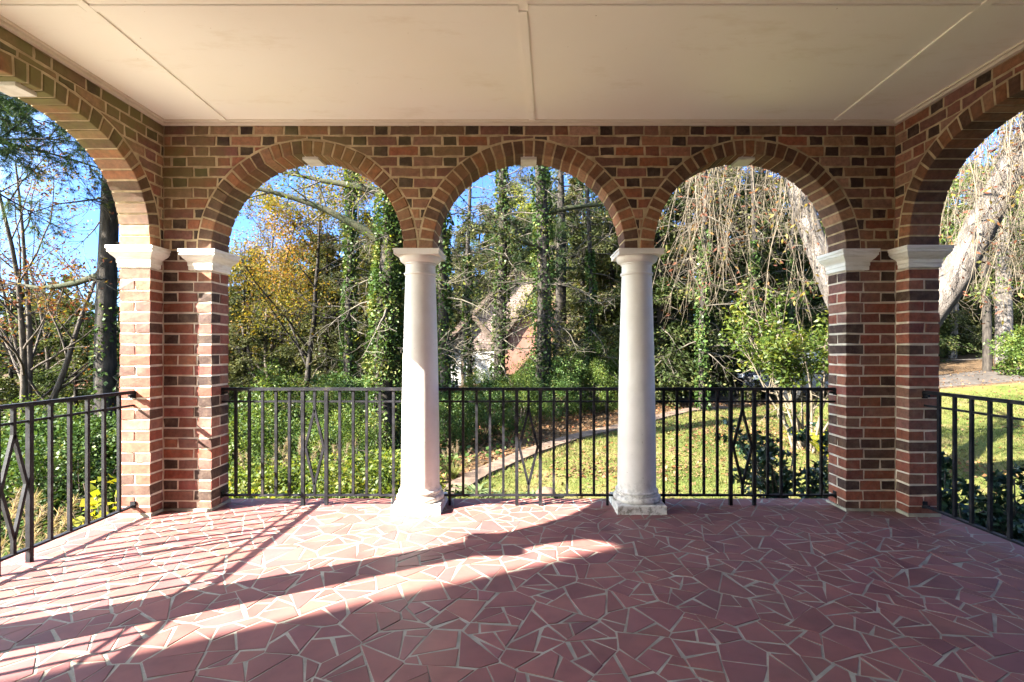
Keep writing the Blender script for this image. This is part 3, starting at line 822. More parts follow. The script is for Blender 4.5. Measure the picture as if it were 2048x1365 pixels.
M_STRAP = mat_leaf('strap_leaf', [(0.0, (0.11, 0.16, 0.06)), (1.0, (0.25, 0.30, 0.14))], 0.3, 0.4, 0.06)
M_YELLOW = mat_leaf('yellow_leaf', [(0.0, (0.20, 0.25, 0.02)), (1.0, (0.52, 0.46, 0.03))], 0.45, 0.5, 0.05)

# ---- tree kinds (built once at the origin, copied where they stand)
def kind(name, parts, loc_far=True):
    return (name, parts)
def place(kd, x, y, rz, s, label, cat, group=None, sz=None, dz=0.0):
    name, parts = kd
    r = empty(name, (x, y, G1(x, y) - 0.05 + dz), rz, s)
    if sz: r.scale = (s, s, sz)
    tag(r, label, cat, group)
    for nm, me in parts: link(nm, me, r)
    return r

def k_maple(seed, H, mat, per, spread, lsize, name='autumn_tree'):
    g = rng_(seed); polys, tips = [], []
    par = dict(n=[9, 6, 5, 3], wob=[0.05, 0.13, 0.18, 0.2], grav=[0.02, 0.05, 0.03, 0.0], taper=[0.2, 0.3, 0.4, 0.5], sides=[8, 5, 4, 3], kids=[15, 7, 5], start=[0.22, 0.2, 0.15],
               ang=[55, 48, 45], lr=[0.44, 0.46, 0.42], lp=4, rr=0.45)
    grow(g, (0, 0, 0), (0.02, 0.0, 1), H, H * 0.013, 0, par, polys, tips)
    P, D = around_tips(g, tips, per, spread)
    tn = 0.5 + 0.3 * np.sin(P[:, 0] * 1.3 + seed) * np.cos(P[:, 2] * 1.1)
    return kind(name, [('trunk', tubes('trunk', polys[:1], M_BARKD)), ('branches', tubes('branches', polys[1:], M_BARKD)), ('crown', leaves('crown', P, lsize, mat, g, tone=tn, jit=0.22))])

def k_conifer(seed, H, Rm, mat, nper, lsize, name='conifer_tree', droop=-0.10, base=0.08, dens=1.0, twig=M_TWIGG):
    """whorled drooping boughs with flat sprays; gaps between boughs"""
    g = rng_(seed); trunk = [(np.array([[0, 0, 0], [0.03, 0, H * .35], [0.0, .05, H * .7], [0.02, 0, H]]), np.array([H * .016, H * .012, H * .007, 0.01]), 8)]
    br, tp = [], []
    nb = int(60 * dens * H / 9)
    for k in range(nb):
        t = base + (0.98 - base) * (k + g.uniform(0, 1)) / nb; z = t * H
        Lb = Rm * (1 - t) ** 0.75 * g.uniform(0.55, 1.15) + 0.25; az = g.uniform(0, 2 * np.pi)
        pts, _ = path(g, (0.02, 0.02, z), (math.cos(az), math.sin(az), 0.28 - 0.25 * (1 - t)), Lb, 6, 0.08, droop)
        br.append((pts, np.linspace(0.02 + 0.012 * Lb, 0.005, 7), 4))
        for j in range(int(9 * Lb / 2) + 4):
            f = g.uniform(0.12, 1.0) * 6; i = min(int(f), 5); q = pts[i] + (pts[i + 1] - pts[i]) * (f - i); d = unit(pts[i + 1] - pts[i])
            sd = unit(d * 0.7 + unit(np.cross(d, [0, 0, 1.0])) * g.choice([-1, 1]) * g.uniform(0.5, 1.1) + np.array([0, 0, g.uniform(-0.45, 0.1)]))
            tw, _ = path(g, q, sd, Lb * g.uniform(0.16, 0.36), 3, 0.12, -0.06); br.append((tw, np.linspace(0.007, 0.003, 4), 3))
            for v in range(1, 4): tp.append((tw[v], sd))
    P, D = around_tips(g, tp, nper, 0.09 * Rm / 2.5)
    tn = 0.42 + 0.33 * np.sin(P[:, 0] * 2.1 + seed) * np.sin(P[:, 2] * 1.7 + P[:, 1] * 1.9)
    return kind(name, [('trunk', tubes('trunk', trunk, M_BARKD)), ('branches', tubes('branches', br, twig)), ('crown', leaves('crown', P, lsize, mat, g, up=0.5, aspect=0.42, D=D * 0.9, tone=tn, jit=0.2))])

def blob_points(g, n, rx, ry, rz, nl, z0):
    """uneven clumps: points gathered on many small lobes of a rough dome"""
    c = g.normal(size=(nl, 3)); c = unit(c) * g.uniform(0.35, 1.0, (nl, 1)) ** 0.6; c[:, 2] = np.abs(c[:, 2]) if z0 else c[:, 2]
    rad = g.uniform(0.16, 0.40, nl); i = g.integers(0, nl, n); q = unit(g.normal(size=(n, 3))) * (g.uniform(0.5, 1.08, (n, 1)))
    P = c[i] + q * rad[i][:, None]; return P * np.array([rx, ry, rz]), i

def k_shrub(seed, n, rx, ry, h, lsize, mat, name='shrub', stems=9, nl=26, aspect=0.55, bark=M_BARK, gap=0.0, fold=0.08):
    g = rng_(seed); P, i = blob_points(g, n, rx, ry, h * 0.62, nl, False); P[:, 2] += h * 0.50; P = P[P[:, 2] > 0.03]
    tn = 0.45 + 0.28 * np.sin(P[:, 0] * 5 + seed) * np.sin(P[:, 2] * 5 + P[:, 1] * 4)
    st = []
    for k in range(stems):
        az = g.uniform(0, 6.28); e = g.uniform(0.3, 0.75); pts, _ = path(g, (g.normal(0, .06), g.normal(0, .06), 0), (math.cos(az) * e * rx / h, math.sin(az) * e * ry / h, 1), h * g.uniform(.6, .95), 5, 0.1)
        st.append((pts, np.linspace(0.018, 0.006, 6), 5))
        for q in range(4):
            f = g.integers(2, 5); t2, _ = path(g, pts[f], unit(g.normal(size=3) + np.array([0, 0, .7])), h * .35, 3, .2); st.append((t2, np.linspace(.008, .003, 4), 3))
    return kind(name, [('stems', tubes('stems', st, bark)), ('foliage', leaves('foliage', P, lsize, mat, g, up=0.3, aspect=aspect, tone=tn, jit=0.22, fold=fold))])

def k_ivytrunk(seed, H, r, ivy_h, n, lean=(0, 0), limbs=(), lsize=0.085, name='ivy_covered_tree', stubs=26, thick=0.16, top=None, bark=M_BARKD):
    """tall trunk wrapped in ivy, dead twiggy stubs, optional big limbs [(height, direction, length, curve)]"""
    g = rng_(seed); n_ = 14; t = np.linspace(0, 1, n_ + 1)
    ax = np.stack([lean[0] * H * t + 0.06 * np.sin(t * 7 + seed), lean[1] * H * t + 0.06 * np.cos(t * 6 + seed), H * t], 1)
    rad = r * (1.18 - 0.65 * t); rad[0] *= 1.25
    tr = [(ax, rad, 10)]; br = []; lv = []; big = []
    at = lambda z: np.array([np.interp(z, ax[:, 2], ax[:, i]) for i in range(3)])
    for (z, d, Ln, gr) in limbs:
        pts, _ = path(g, at(z), d, Ln, 10, 0.05, gr); big.append((pts, np.linspace(r * 0.42, 0.02, 11), 7))
        for k in range(16):
            f = g.integers(2, 10); q, dq = path(g, pts[f], side_dir(g, unit(pts[f] - pts[f - 1]), 0.8), Ln * g.uniform(0.12, 0.3), 5, 0.16, 0.03); br.append((q, np.linspace(0.02, 0.004, 6), 4))
            for v in range(2, 6):
                for _ in range(2):
                    w, _d = path(g, q[v], side_dir(g, dq, 0.9), Ln * 0.06, 3, 0.2); br.append((w, np.linspace(0.006, 0.003, 4), 3)); lv.append(w[-1]); lv.append(w[1])
    for k in range(stubs):
        z = g.uniform(0.12, 1.0) * H; az = g.uniform(0, 6.28); q, dq = path(g, at(z), (math.cos(az), math.sin(az), g.uniform(-0.35, 0.2)), g.uniform(0.7, 2.2), 6, 0.14, -0.05); br.append((q, np.linspace(0.022, 0.005, 7), 4))
        for v in range(2, 7):
            for _ in range(3):
                w, _d = path(g, q[v], side_dir(g, dq, 0.9), g.uniform(0.2, 0.6), 3, 0.2); br.append((w, np.linspace(0.006, 0.003, 4), 3)); 
                if g.uniform() < 0.45: lv.append(w[-1])
    nl = len(limbs)
    # ivy coat: clumpy shell round the trunk
    m = n; z = g.uniform(0, 1, m) ** 0.9 * ivy_h; az = g.uniform(0, 2 * np.pi, m)
    th = thick * (0.45 + 0.55 * np.sin(z * 2.3 + 2 * np.sin(az + seed)) ** 2) * np.interp(z, [0, ivy_h * 0.7, ivy_h], [1.1, 1, 0.45])
    rr = np.interp(z, ax[:, 2], rad) + th * g.uniform(0.15, 1.0, m) ** 0.7
    c = np.stack([np.interp(z, ax[:, 2], ax[:, 0]), np.interp(z, ax[:, 2], ax[:, 1]), z], 1)
    out = np.stack([np.cos(az), np.sin(az), np.zeros(m)], 1); P = c + out * rr[:, None]
    hole = np.sin(z * 3.1 + az * 2 + seed) + np.sin(z * 1.3 - az * 3) < -1.25; P = P[~hole]; out = out[~hole]
    tn = (0.62 if n > 10000 else 0.45) + 0.25 * np.sin(P[:, 2] * 6 + seed)
    parts = [('trunk', tubes('trunk', tr, bark)), ('branches', tubes('branches', br, M_TWIGG)), ('ivy', leaves('ivy', P, lsize, M_IVY, g, aspect=0.8, D=out * 0.5 + np.array([0, 0, -0.35]), tone=tn, jit=0.25))]
    if big: parts.append(('limbs', tubes('limbs', big, M_MOSS)))
    if lv and top is not None:
        Q = np.repeat(np.array(lv), 3, 0) + g.normal(0, 0.09, (len(lv) * 3, 3)); parts.append(('crown', leaves('crown', Q, lsize * 1.05, top, g)))
    return kind(name, parts)

def k_bare(seed, H, mat, per=2, name='bare_tree', trunks=3, lsize=0.09, spread=0.05, bark=M_BARK, keep=0.5):
    g = rng_(seed); polys, tips = [], []; T_ = []
    par = dict(n=[10, 7, 5, 4], wob=[0.05, 0.12, 0.17, 0.2], grav=[0.02, 0.05, 0.03, 0.0], taper=[0.2, 0.3, 0.4, 0.5], sides=[8, 5, 4, 3], kids=[11, 6, 4], start=[0.25, 0.2, 0.2], ang=[46, 42, 42], lr=[0.42, 0.5, 0.5], lp=3, rr=0.45)
    for k in range(trunks):
        pl = []; grow(g, (g.normal(0, .15), g.normal(0, .15), 0), (g.normal(0, .12), g.normal(0, .12), 1), H * g.uniform(.8, 1), H * .0105, 0, par, pl, tips); T_.append(pl[0]); polys += pl[1:]
    P, D = around_tips(g, tips, per, spread); P = P[g.uniform(size=len(P)) < keep * (0.5 + 0.5 * np.sin(P[:, 0] * 1.5) * np.sin(P[:, 2]))]
    return kind(name, [('trunk', tubes('trunk', T_, bark)), ('branches', tubes('branches', polys, bark)), ('crown', leaves('crown', P, lsize, mat, g, tone=0.45 + 0.3 * np.sin(P[:, 2] * 1.7 + P[:, 0]), jit=0.25))])

def needles(name, tips, g, per, ln, wd, mat):
    P = np.array([t[0] for t in tips]); D = np.array([t[1] for t in tips]); P = np.repeat(P, per, 0); D = np.repeat(D, per, 0); n = len(P)
    a = unit(g.normal(size=(n, 3)) * 0.75 + D * 0.9); b = unit(np.cross(a, g.normal(size=(n, 3)))); l = ln * g.uniform(.7, 1.2, (n, 1)); P = P + g.normal(0, .012, (n, 3))
    V = np.stack([P - b * wd / 2, P + b * wd / 2, P + a * l + b * wd * .15, P + a * l - b * wd * .15], 1).reshape(-1, 3)
    return mesh_np(name, V, np.arange(4 * n).reshape(n, 4), mat, g.uniform(0, 1, n))

def k_pine(seed, H, r, Rm, z0, nb, name='pine_tree', per=16, ln=0.13, wd=0.006, biased=None):
    g = rng_(seed); tr = [(np.array([[0, 0, 0], [.05, .02, H * .5], [0, 0, H]]), np.array([r * 1.2, r * .8, .03]), 10)]; br, tips = [], []
    for k in range(nb):
        t = (k + g.uniform()) / nb; z = z0 + (H - z0) * t; az = g.uniform(0, 6.28) if biased is None else g.normal(biased, 0.9); Lb = Rm * (1 - .75 * t) * g.uniform(.7, 1.1)
        pts, d = path(g, (0, 0, z), (math.cos(az), math.sin(az), .05), Lb, 8, .07, -.02); br.append((pts, np.linspace(.05 * (1.2 - t), .008, 9), 5))
        for j in range(int(Lb * 5)):
            f = g.integers(3, 9); dd = unit(pts[f] - pts[f - 1]); q, e = path(g, pts[f], unit(side_dir(g, dd, .75) + np.array([0, 0, -.12])), Lb * g.uniform(.1, .26), 4, .1, -.02); br.append((q, np.linspace(.010, .004, 5), 3))
            for v in range(1, 5):
                tips.append((q[v], unit(q[v] - q[v - 1])))
                if g.uniform() < .5:
                    w, e2 = path(g, q[v], side_dir(g, e, .7), .22, 2, .1); br.append((w, np.linspace(.005, .003, 3), 3)); tips.append((w[-1], e2)); tips.append((w[1], e2))
    return kind(name, [('trunk', tubes('trunk', tr, M_BARKD)), ('branches', tubes('branches', br, M_BARKD)), ('needles', needles('needles', tips, g, per, ln, wd, M_PINE))])
# ------------------------------------------------------------------ planting
def Wx(px, y): return (px - 1045) / 1000 * y
def Wz(py, y): return 1.21 + (695 - py) / 1000 * y
lr = random.Random(11)

# --- ivy-covered trunks beyond the far arches
t = k_ivytrunk(3, 8.2, 0.20, 7.8, 26000, (0.004, 0.0), [(4.0, (-0.75, 0.1, 0.55), 3.4, -0.055), (5.0, (-0.8, 0.2, 0.40), 2.6, 0.0)], 0.056, thick=0.16, top=M_LIME, stubs=16)
place(t, -2.47, 9.2, 0, 1, 'thick ivy-wrapped trunk with a mossy limb arching left, beside the sunlit column', 'tree')
t = k_ivytrunk(4, 10.5, 0.13, 8.5, 4500, (0.0, 0.0), [], 0.09, stubs=40, top=M_EVER, thick=0.13)
place(t, Wx(700, 15), 15, 1.0, 1, 'slim ivy-wrapped trunk standing behind the mossy limb in the left arch', 'tree')
place(t, Wx(889, 13), 13, 2.2, 1, 'slim ivy-wrapped trunk just right of the sunlit column, in front of the white garage', 'tree')
t = k_ivytrunk(5, 11.0, 0.17, 9.5, 4200, (0.006, 0.0), [(5.5, (0.8, 0.2, 0.3), 2.6, 0.0)], 0.09, stubs=60, top=M_HEM, thick=0.10)
place(t, Wx(1001, 16), 16, 0.5, 1, 'dark ivy trunk in front of the neighbouring roof, left of the broader one', 'tree')
t = k_ivytrunk(6, 12.5, 0.21, 11.0, 6000, (-0.004, 0.0), [(6.0, (0.9, -0.1, 0.25), 3.2, 0.0), (5.0, (-0.9, -0.1, 0.2), 2.4, 0.0)], 0.09, stubs=70, top=M_EVER, thick=0.14)
place(t, Wx(1085, 15), 15, 0.0, 1, 'broad dark ivy trunk in the middle arch, at the right end of the brick gable', 'tree')
t = k_ivytrunk(8, 10.0, 0.08, 5.0, 2200, (0.0, 0.0), [], 0.09, stubs=46, top=M_HEM, thick=0.10)
place(t, Wx(938, 17), 17, 0.0, 1, 'thin ivy-flecked trunk in front of the garage gable', 'tree')
place(t, Wx(1178, 16), 16, 2.0, 1, 'thin dark trunk with wispy twigs at the right of the middle arch', 'tree')
place(t, Wx(1408, 15), 15, 4.0, 1.1, 'thin ivy-footed trunk behind the hanging twigs, left part of the right arch', 'tree')
place(t, Wx(1505, 17), 17, 3.0, 1.1, 'thin pale trunk behind the hanging twigs, middle of the right arch', 'tree')
place(t, Wx(1585, 20), 20, 5.0, 1.1, 'thin trunk behind the yellow-green shrub with pale stems', 'tree')

# --- autumn trees
mp1 = k_maple(21, 8.4, M_GOLD, 10, 0.17, 0.085)
place(mp1, Wx(603, 15.5), 15.5, 0.3, 1, 'golden orange tree with a thin dark trunk in the left arch', 'tree')
mp2 = k_maple(22, 8.0, M_GOLD, 7, 0.18, 0.10)
place(mp2, Wx(510, 24), 24, 1.4, 1.0, 'yellow tree behind the golden one, at the left edge of the left arch', 'tree')
place(mp2, Wx(1215, 25), 25, 2.4, 0.75, 'low yellow tree beside the brick gable, in the middle arch', 'tree')
lm = k_maple(23, 9.0, M_LIME, 7, 0.19, 0.11, name='yellow_green_tree')
for px, y, rz, s, lab in ((985, 38, 0.2, 1.05, 'tall yellow-green tree behind the neighbouring roof'), (1150, 27, 2.0, 1.1, 'yellow-green tree right of the brick gable, behind the broad ivy trunk'),
                          (1240, 30, 4.1, 1.1, 'yellow-green tree seen past the capital of the shaded column'), (1985, 34, 1.0, 1.0, 'yellow-green tree at the far edge of the lawn, above the round bush')):
    place(lm, Wx(px, y), y, rz, s, lab, 'tree')

# --- left side: dark leaning trunk, bare trees, pine boughs
t = k_ivytrunk(9, 11.5, 0.185, 4.0, 900, (-0.012, 0.0), [(4.6, (-0.9, 0.2, -0.1), 3.0, 0.01), (5.6, (0.8, 0.2, 0.5), 2.5, 0.0)], 0.08, stubs=34, top=M_RUST, thick=0.05, name='leaning_tree')
place(t, Wx(222, 10.2), 10.2, 0.0, 1, 'dark straight trunk just left of the sunlit pier with rusty leaves on its twigs', 'tree')
b1 = k_bare(31, 9.5, M_RUST, 3, trunks=3, keep=0.9, lsize=0.085)
place(b1, Wx(45, 13), 13, 0.0, 1, 'many-stemmed tree with few rusty leaves against the blue sky, nearest the left edge', 'tree')
b2 = k_bare(32, 8.6, M_LIME, 3, trunks=2, keep=0.8, lsize=0.09)
place(b2, Wx(105, 17), 17, 2.0, 1, 'bare tree with yellow-green leaf tufts, behind the rusty many-stemmed one', 'tree')
place(b1, Wx(540, 19), 19, 2.6, 1.0, 'half-bare tree reaching into the blue sky of the left arch', 'tree')
pn = k_pine(41, 11.2, 0.2, 4.2, 6.9, 44, per=20, ln=.15, wd=.007, biased=-0.1)
place(pn, -11.7, 8.6, 0.0, 1, 'green pine whose boughs hang into the top of the left side arch', 'tree')
pn2 = k_pine(42, 11.5, 0.22, 3.4, 4.2, 40, per=15, ln=0.16, wd=0.009)
place(pn2, Wx(1120, 18.5), 18.5, 0.0, 1, 'soft green pine filling the top of the middle arch', 'tree')

# --- conifers and evergreens making up the wood
cA = k_conifer(51, 9.5, 2.7, M_HEM, 17, 0.125); cB = k_conifer(52, 8.0, 2.4, M_HEM, 17, 0.12); cC = k_conifer(53, 10.5, 3.0, M_EVER, 15, 0.145, dens=1.1)
cD = k_conifer(54, 6.5, 2.4, M_EVER, 15, 0.125)
ug = 'conifers of the wood beyond the lawn'
ul = 'grey-green conifer in the tangled wood beyond the lawn'
spots = [  # px, y, kind, scale
    (490, 18, cB, .82), (560, 21, cD, 1.0), (655, 17.5, cB, .85), (735, 20, cA, .78), (790, 19, cD, 1.0), (690, 26, cA, .85), (590, 29, cA, .75), (480, 30, cB, .9),
    (845, 24, cB, .75), (1165, 21, cA, .95), (1225, 18, cB, 1.15), (1265, 21, cC, 1.0), (1320, 17, cC, .9), (1375, 19, cA, 1.05), (1430, 21, cC, 1.05), (1480, 23, cA, 1.15),
    (1535, 22.5, cC, 1.0), (1590, 25, cA, 1.2), (1650, 24, cC, 1.1), (1290, 28, cA, 1.3), (1400, 30, cC, 1.3), (1520, 32, cA, 1.4), (1700, 29, cA, 1.3), (1790, 27, cC, 1.1),
    (1880, 30, cA, 1.2), (1950, 33, cC, 1.25), (2030, 31, cA, 1.2), (2110, 30, cC, 1.2), (1840, 38, cC, 1.5), (2000, 42, cA, 1.6), (2200, 36, cC, 1.4),
    (20, 17, cD, .95), (95, 20, cB, .8), (150, 15.5, cD, .85), (190, 22, cB, .8), (-60, 19, cD, 1.1), (270, 18, cD, 1.0), (350, 20, cB, .85), (420, 23, cD, 1.1), (-160, 22, cB, 1.0), (60, 26, cB, .8), (150, 30, cA, .7)]
spots += [(960, 41, cA, 1.5), (1020, 43, cC, 1.5), (1075, 42, cA, 1.6), (1120, 40, cC, 1.4), (900, 43, cA, 1.35), (560, 40, cA, 1.3), (620, 42, cC, 1.3), (680, 41, cA, 1.5), (740, 43, cC, 1.45), (510, 42, cA, 1.2), (520, 34, cA, 1.1), (640, 36, cA, 1.15), (745, 31, cC, .95), (700, 40, cA, 1.2), (580, 44, cC, 1.2), (790, 36, cA, 1.15), (930, 36, cA, 1.15), (985, 44, cC, 1.2), (1040, 40, cA, 1.2), (1090, 37, cC, 1.05), (1130, 33, cA, 1.1), (880, 33, cB, 1.05), (1185, 30, cB, 1.2), (1215, 36, cA, 1.3), (840, 38, cA, 1.0), (1160, 25, cB, .9)]
for px, y, kd, s in spots:
    place(kd, Wx(px, y), y, lr.uniform(0, 6.28), s * lr.uniform(.95, 1.05), ul, 'tree', ug)

# --- far wood closing the view
def far_wood():
    g = rng_(77); V = []; n = 52000
    az = g.uniform(R(-62), R(62), n); d = g.uniform(44, 74, n); x = d * np.sin(az); y = d * np.cos(az)
    top = 8.5 + 2.2 * np.sin(az * 23) + 1.3 * np.sin(az * 57 + 1) + 3.5 * np.clip(az, 0, 1.0) * 2 - 2.5 * np.clip(-az - 0.2, 0, 1) * 2
    z = gz(x, y) + top * g.uniform(0, 1, n) ** 0.75; P = np.stack([x, y, z], 1)
    P += 0.8 * np.stack([np.sin(z * 2 + az * 90), np.cos(z * 1.7 + az * 70), 0.5 * np.sin(az * 200)], 1)
    me = leaves('far_wood', P, 0.62, M_HEM, g, aspect=0.6, tone=0.45 + .35 * np.sin(az * 41) * np.sin(z * .8), jit=.25); tag(link('far_wood', me), kind='stuff')
far_wood()

# --- shrubs
sI = k_shrub(61, 9500, 1.3, 1.2, 1.9, 0.064, M_IVY, stems=6, nl=34, aspect=0.75)
sG = k_shrub(62, 9500, 1.15, 1.1, 1.8, 0.062, M_SPRING, stems=8, nl=34)
sL = k_shrub(63, 6500, 0.9, 0.9, 0.95, 0.056, M_LIME, stems=10, nl=30)
sH = k_shrub(60, 6000, 1.3, 1.2, 1.9, 0.09, M_EVER, stems=7, nl=34)
gr = 'shrubs on the bank'
for px, y, kd, s in ((20, 8.5, sI, 1.0), (110, 9.5, sI, .9), (185, 8.2, sI, .85), (60, 12, sG, 1.0), (150, 12.5, sG, .9), (255, 9.0, sI, .9), (330, 10, sI, .9), (-60, 8.8, sI, 1.1), (400, 9.5, sG, .85)):
    place(kd, Wx(px, y), y, lr.uniform(0, 6.28), s, 'leafy green shrub on the falling bank left of the porch', 'shrub', 'shrubs on the left bank')
for px, y, kd, s in ((470, 10.5, sI, .85), (560, 11.5, sG, 1.0), (640, 11, sG, 0.8), (700, 12.5, sI, .95), (510, 8.2, sG, 0.7), (735, 11.2, sG, .7), (610, 8.6, sI, 0.62), (690, 8.0, sG, 0.58)):
    place(kd, Wx(px, y), y, lr.uniform(0, 6.28), s, 'dense green shrub on the bank behind the left railing, below the golden tree', 'shrub', gr + ' behind the left railing')
for px, y in ((478, 5.6), (535, 5.3), (590, 5.7), (640, 5.25), (700, 5.6), (745, 5.2), (785, 5.8)):
    place(sL, Wx(px, y), y, lr.uniform(0, 6.28), 0.85, 'low yellow-green shrub right behind the left railing', 'shrub', 'low shrubs against the porch')
for px, y, kd, s in ((895, 13.0, sI, .5), (955, 14.5, sG, .58), (1010, 14.0, sI, .62), (1060, 15.5, sG, .8), (1120, 15, sI, .9), (1190, 16, sG, 1.0), (1250, 17, sI, 1.15), (900, 10.5, sI, .52), (965, 10.8, sI, .6), (1035, 12, sG, .62), (1110, 13.4, sI, .62), (1185, 14.6, sG, .7)):
    place(kd, Wx(px, y), y, lr.uniform(0, 6.28), s, 'dense green shrub above the stone edging, at the foot of the ivy trunks', 'shrub', gr + ' above the edging')
for px, y, kd, s in ((1320, 19, sI, 1.1), (1370, 18.6, sG, 1.0), (1425, 19.4, sI, 1.2), (1475, 20, sG, 1.2), (1300, 18, sG, .9), (1560, 24, sI, 1.4), (1640, 24, sG, 1.4)):
    place(kd, Wx(px, y), y, lr.uniform(0, 6.28), s, 'dark shrub at the shaded edge of the wood, beyond the lawn in the right arch', 'shrub', gr + ' beyond the lawn')
for px, y, kd, s in ((1890, 31, sH, 1.3), (1925, 33, sH, 1.4), (1960, 31, sH, 1.3), (2085, 29, sH, 1.5), (1850, 30, sH, 1.4), (2000, 32, sH, 1.5)):
    place(kd, Wx(px, y), y, lr.uniform(0, 6.28), s, 'shrub in the shade at the end of the lawn, under the far trees', 'shrub', gr + ' at the end of the lawn')
rb = k_shrub(64, 8000, 1.5, 1.3, 2.1, 0.115, M_SPRING, name='round_bush', stems=7, nl=46)
place(rb, Wx(2078, 19), 19, 0, 0.9, 'rounded glossy bright green bush at the right end of the lawn', 'bush')

# azalea with pale stems
def azalea():
    g = rng_(65); st = []; tp = []
    for k in range(15):
        az = g.uniform(0, 6.28); pts, _ = path(g, (g.normal(0, .12), g.normal(0, .12), 0), (math.cos(az) * .33, math.sin(az) * .33, 1), g.uniform(1.8, 2.95), 7, .07); st.append((pts, np.linspace(.028, .008, 8), 5))
        for q in range(9):
            f = g.integers(3, 8); t2, d = path(g, pts[f], unit(g.normal(size=3) + np.array([0, 0, .5])), g.uniform(.3, .75), 4, .15); st.append((t2, np.linspace(.010, .004, 5), 4))
            for v in (2, 3, 4): tp.append((t2[v], d))
    P, D = around_tips(g, tp, 20, .11); P = P[P[:, 2] > 1.45 + .2 * np.sin(P[:, 0] * 5)]
    k = kind('azalea', [('stems', tubes('stems', st, M_TWIG)), ('foliage', leaves('foliage', P, .10, M_LIME, g, up=.4, aspect=.45, tone=.38 + .25 * np.sin(P[:, 0] * 4) * np.sin(P[:, 2] * 5), jit=.22, fold=.1))])
    place(k, Wx(1612, 10.0), 10.0, 0, 1.02, 'yellow-green shrub on bare pale stems in front of the dark parked car', 'shrub')
azalea()

# holly bushes near the porch
def holly(seed, n, h):
    g = rng_(seed); st = []; P = []; D = []
    for k in range(20):
        az = g.uniform(0, 6.28); pts, _ = path(g, (g.normal(0, .08), g.normal(0, .08), 0), (math.cos(az) * .55, math.sin(az) * .55, 1), h * g.uniform(.6, 1.05), 6, .1); st.append((pts, np.linspace(.014, .005, 7), 5))
        for q in range(9):
            f = g.integers(1, 7); t2, d = path(g, pts[f], unit(g.normal(size=3) + np.array([0, 0, .45])), g.uniform(.12, .36), 3, .12, .05); st.append((t2, np.linspace(.006, .003, 4), 3))
            for v in np.linspace(.3, 3, 9):
                i = min(int(v), 2); p = t2[i] + (t2[i + 1] - t2[i]) * (v - i)
                for _ in range(n): P.append(p); D.append(unit(g.normal(size=3) + d * .5))
    return kind('holly_bush', [('stems', tubes('stems', st, M_BARK)), ('foliage', leaves('foliage', np.array(P), .062, M_HOLLY, g, aspect=.5, D=np.array(D), fold=.12))])
h1 = holly(66, 4, 1.35); h2 = holly(67, 4, 1.15)
place(h1, Wx(1585, 5.3), 5.3, 0, 1.0, 'dark spiky holly bush behind the railing, left of the shaded pier', 'bush')
place(h2, 4.05, 4.35, 1.0, 1.0, 'dark holly bush behind the right side railing, next to the pier', 'bush')
place(h2, 4.35, 3.35, 2.4, 1.05, 'dark holly bush behind the right side railing, at the edge of the view', 'bush')

# yellow fern, hosta, strap plants, plumed grasses
def strap(name, seed, n, ln, wd, mat, rise, droop, part='leaves'):
    g = rng_(seed); V, F, tn = [], [], []
    for k in range(n):
        az = g.uniform(0, 6.28); d = np.array([math.cos(az) * rise, math.sin(az) * rise, 1.0]); p = np.array([g.normal(0, .04), g.normal(0, .04), 0]); l = ln * g.uniform(.6, 1.15); pts = [p]
        for _ in range(6): d = unit(d + np.array([math.cos(az) * .1, math.sin(az) * .1, -droop])); pts.append(pts[-1] + d * l / 6)
        b = np.array([-math.sin(az), math.cos(az), 0]); o = len(V); ws = wd * np.array([.5, .9, 1, 1, .8, .5, .05])
        for q, w_ in zip(pts, ws): V += [q - b * w_ / 2, q + b * w_ / 2]
        for j in range(6): F.append((o + 2 * j, o + 2 * j + 1, o + 2 * j + 3, o + 2 * j + 2)); tn.append(g.uniform())
    return (part, mesh_np(name, V, F, mat, tn))
def fern():
    g = rng_(68); V, F, tn = [], [], []
    for k in range(22):
        az = g.uniform(0, 6.28); d = np.array([math.cos(az) * .5, math.sin(az) * .5, 1.0]); p = np.zeros(3); b = np.array([-math.sin(az), math.cos(az), 0])
        for i in range(22):
            d = unit(d + np.array([0, 0, -.07])); p = p + d * .045; w_ = .13 * math.sin(math.pi * (i + 2) / 25)
            for s in (-1, 1):
                o = len(V); V += [p, p + d * .02 + b * s * w_ * .5 + [0, 0, .004], p + d * .01 + b * s * w_, p - d * .012 + b * s * w_ * .5]; F.append((o, o + 1, o + 2, o + 3)); tn.append(g.uniform())
    place(kind('fern', [('fronds', mesh_np('fronds', V, F, M_YELLOW, tn))]), Wx(1652, 9.3), 9.3, 0, 0.95, 'bright yellow fern beside the shaded pier, below the shrub with pale stems', 'fern')
fern()
ks = kind('strap_plant', [strap('leaves', 70, 34, .38, .035, M_STRAP, .8, .16)])
for px, y, s, lab in ((952, 7.3, 1.1, 'pale strap-leaved clump at the foot of the stone edging, biggest of its row'), (985, 7.2, .7, 'small strap-leaved clump between the bigger one and the diamond of the railing'), (1067, 7.15, .9, 'strap-leaved clump behind the diamond of the middle railing, next to the stone')):
    place(ks, Wx(px, y), y, px, s, lab, 'plant', 'strap-leaved clumps along the lawn edge')
st = MB()
g = rng_(71); vs = []
for j in range(7):
    for i in range(10):
        a, b = i / 10 * 6.283, -1.2 + j / 6 * 2.77; q = 1 + g.normal(0, .06); vs.append((.15 * q * math.cos(a) * math.cos(b), .12 * q * math.sin(a) * math.cos(b), .10 * q * math.sin(b)))
st.add(vs, [(j * 10 + i, j * 10 + (i + 1) % 10, j * 10 + 10 + (i + 1) % 10, j * 10 + 10 + i) for j in range(6) for i in range(10)])
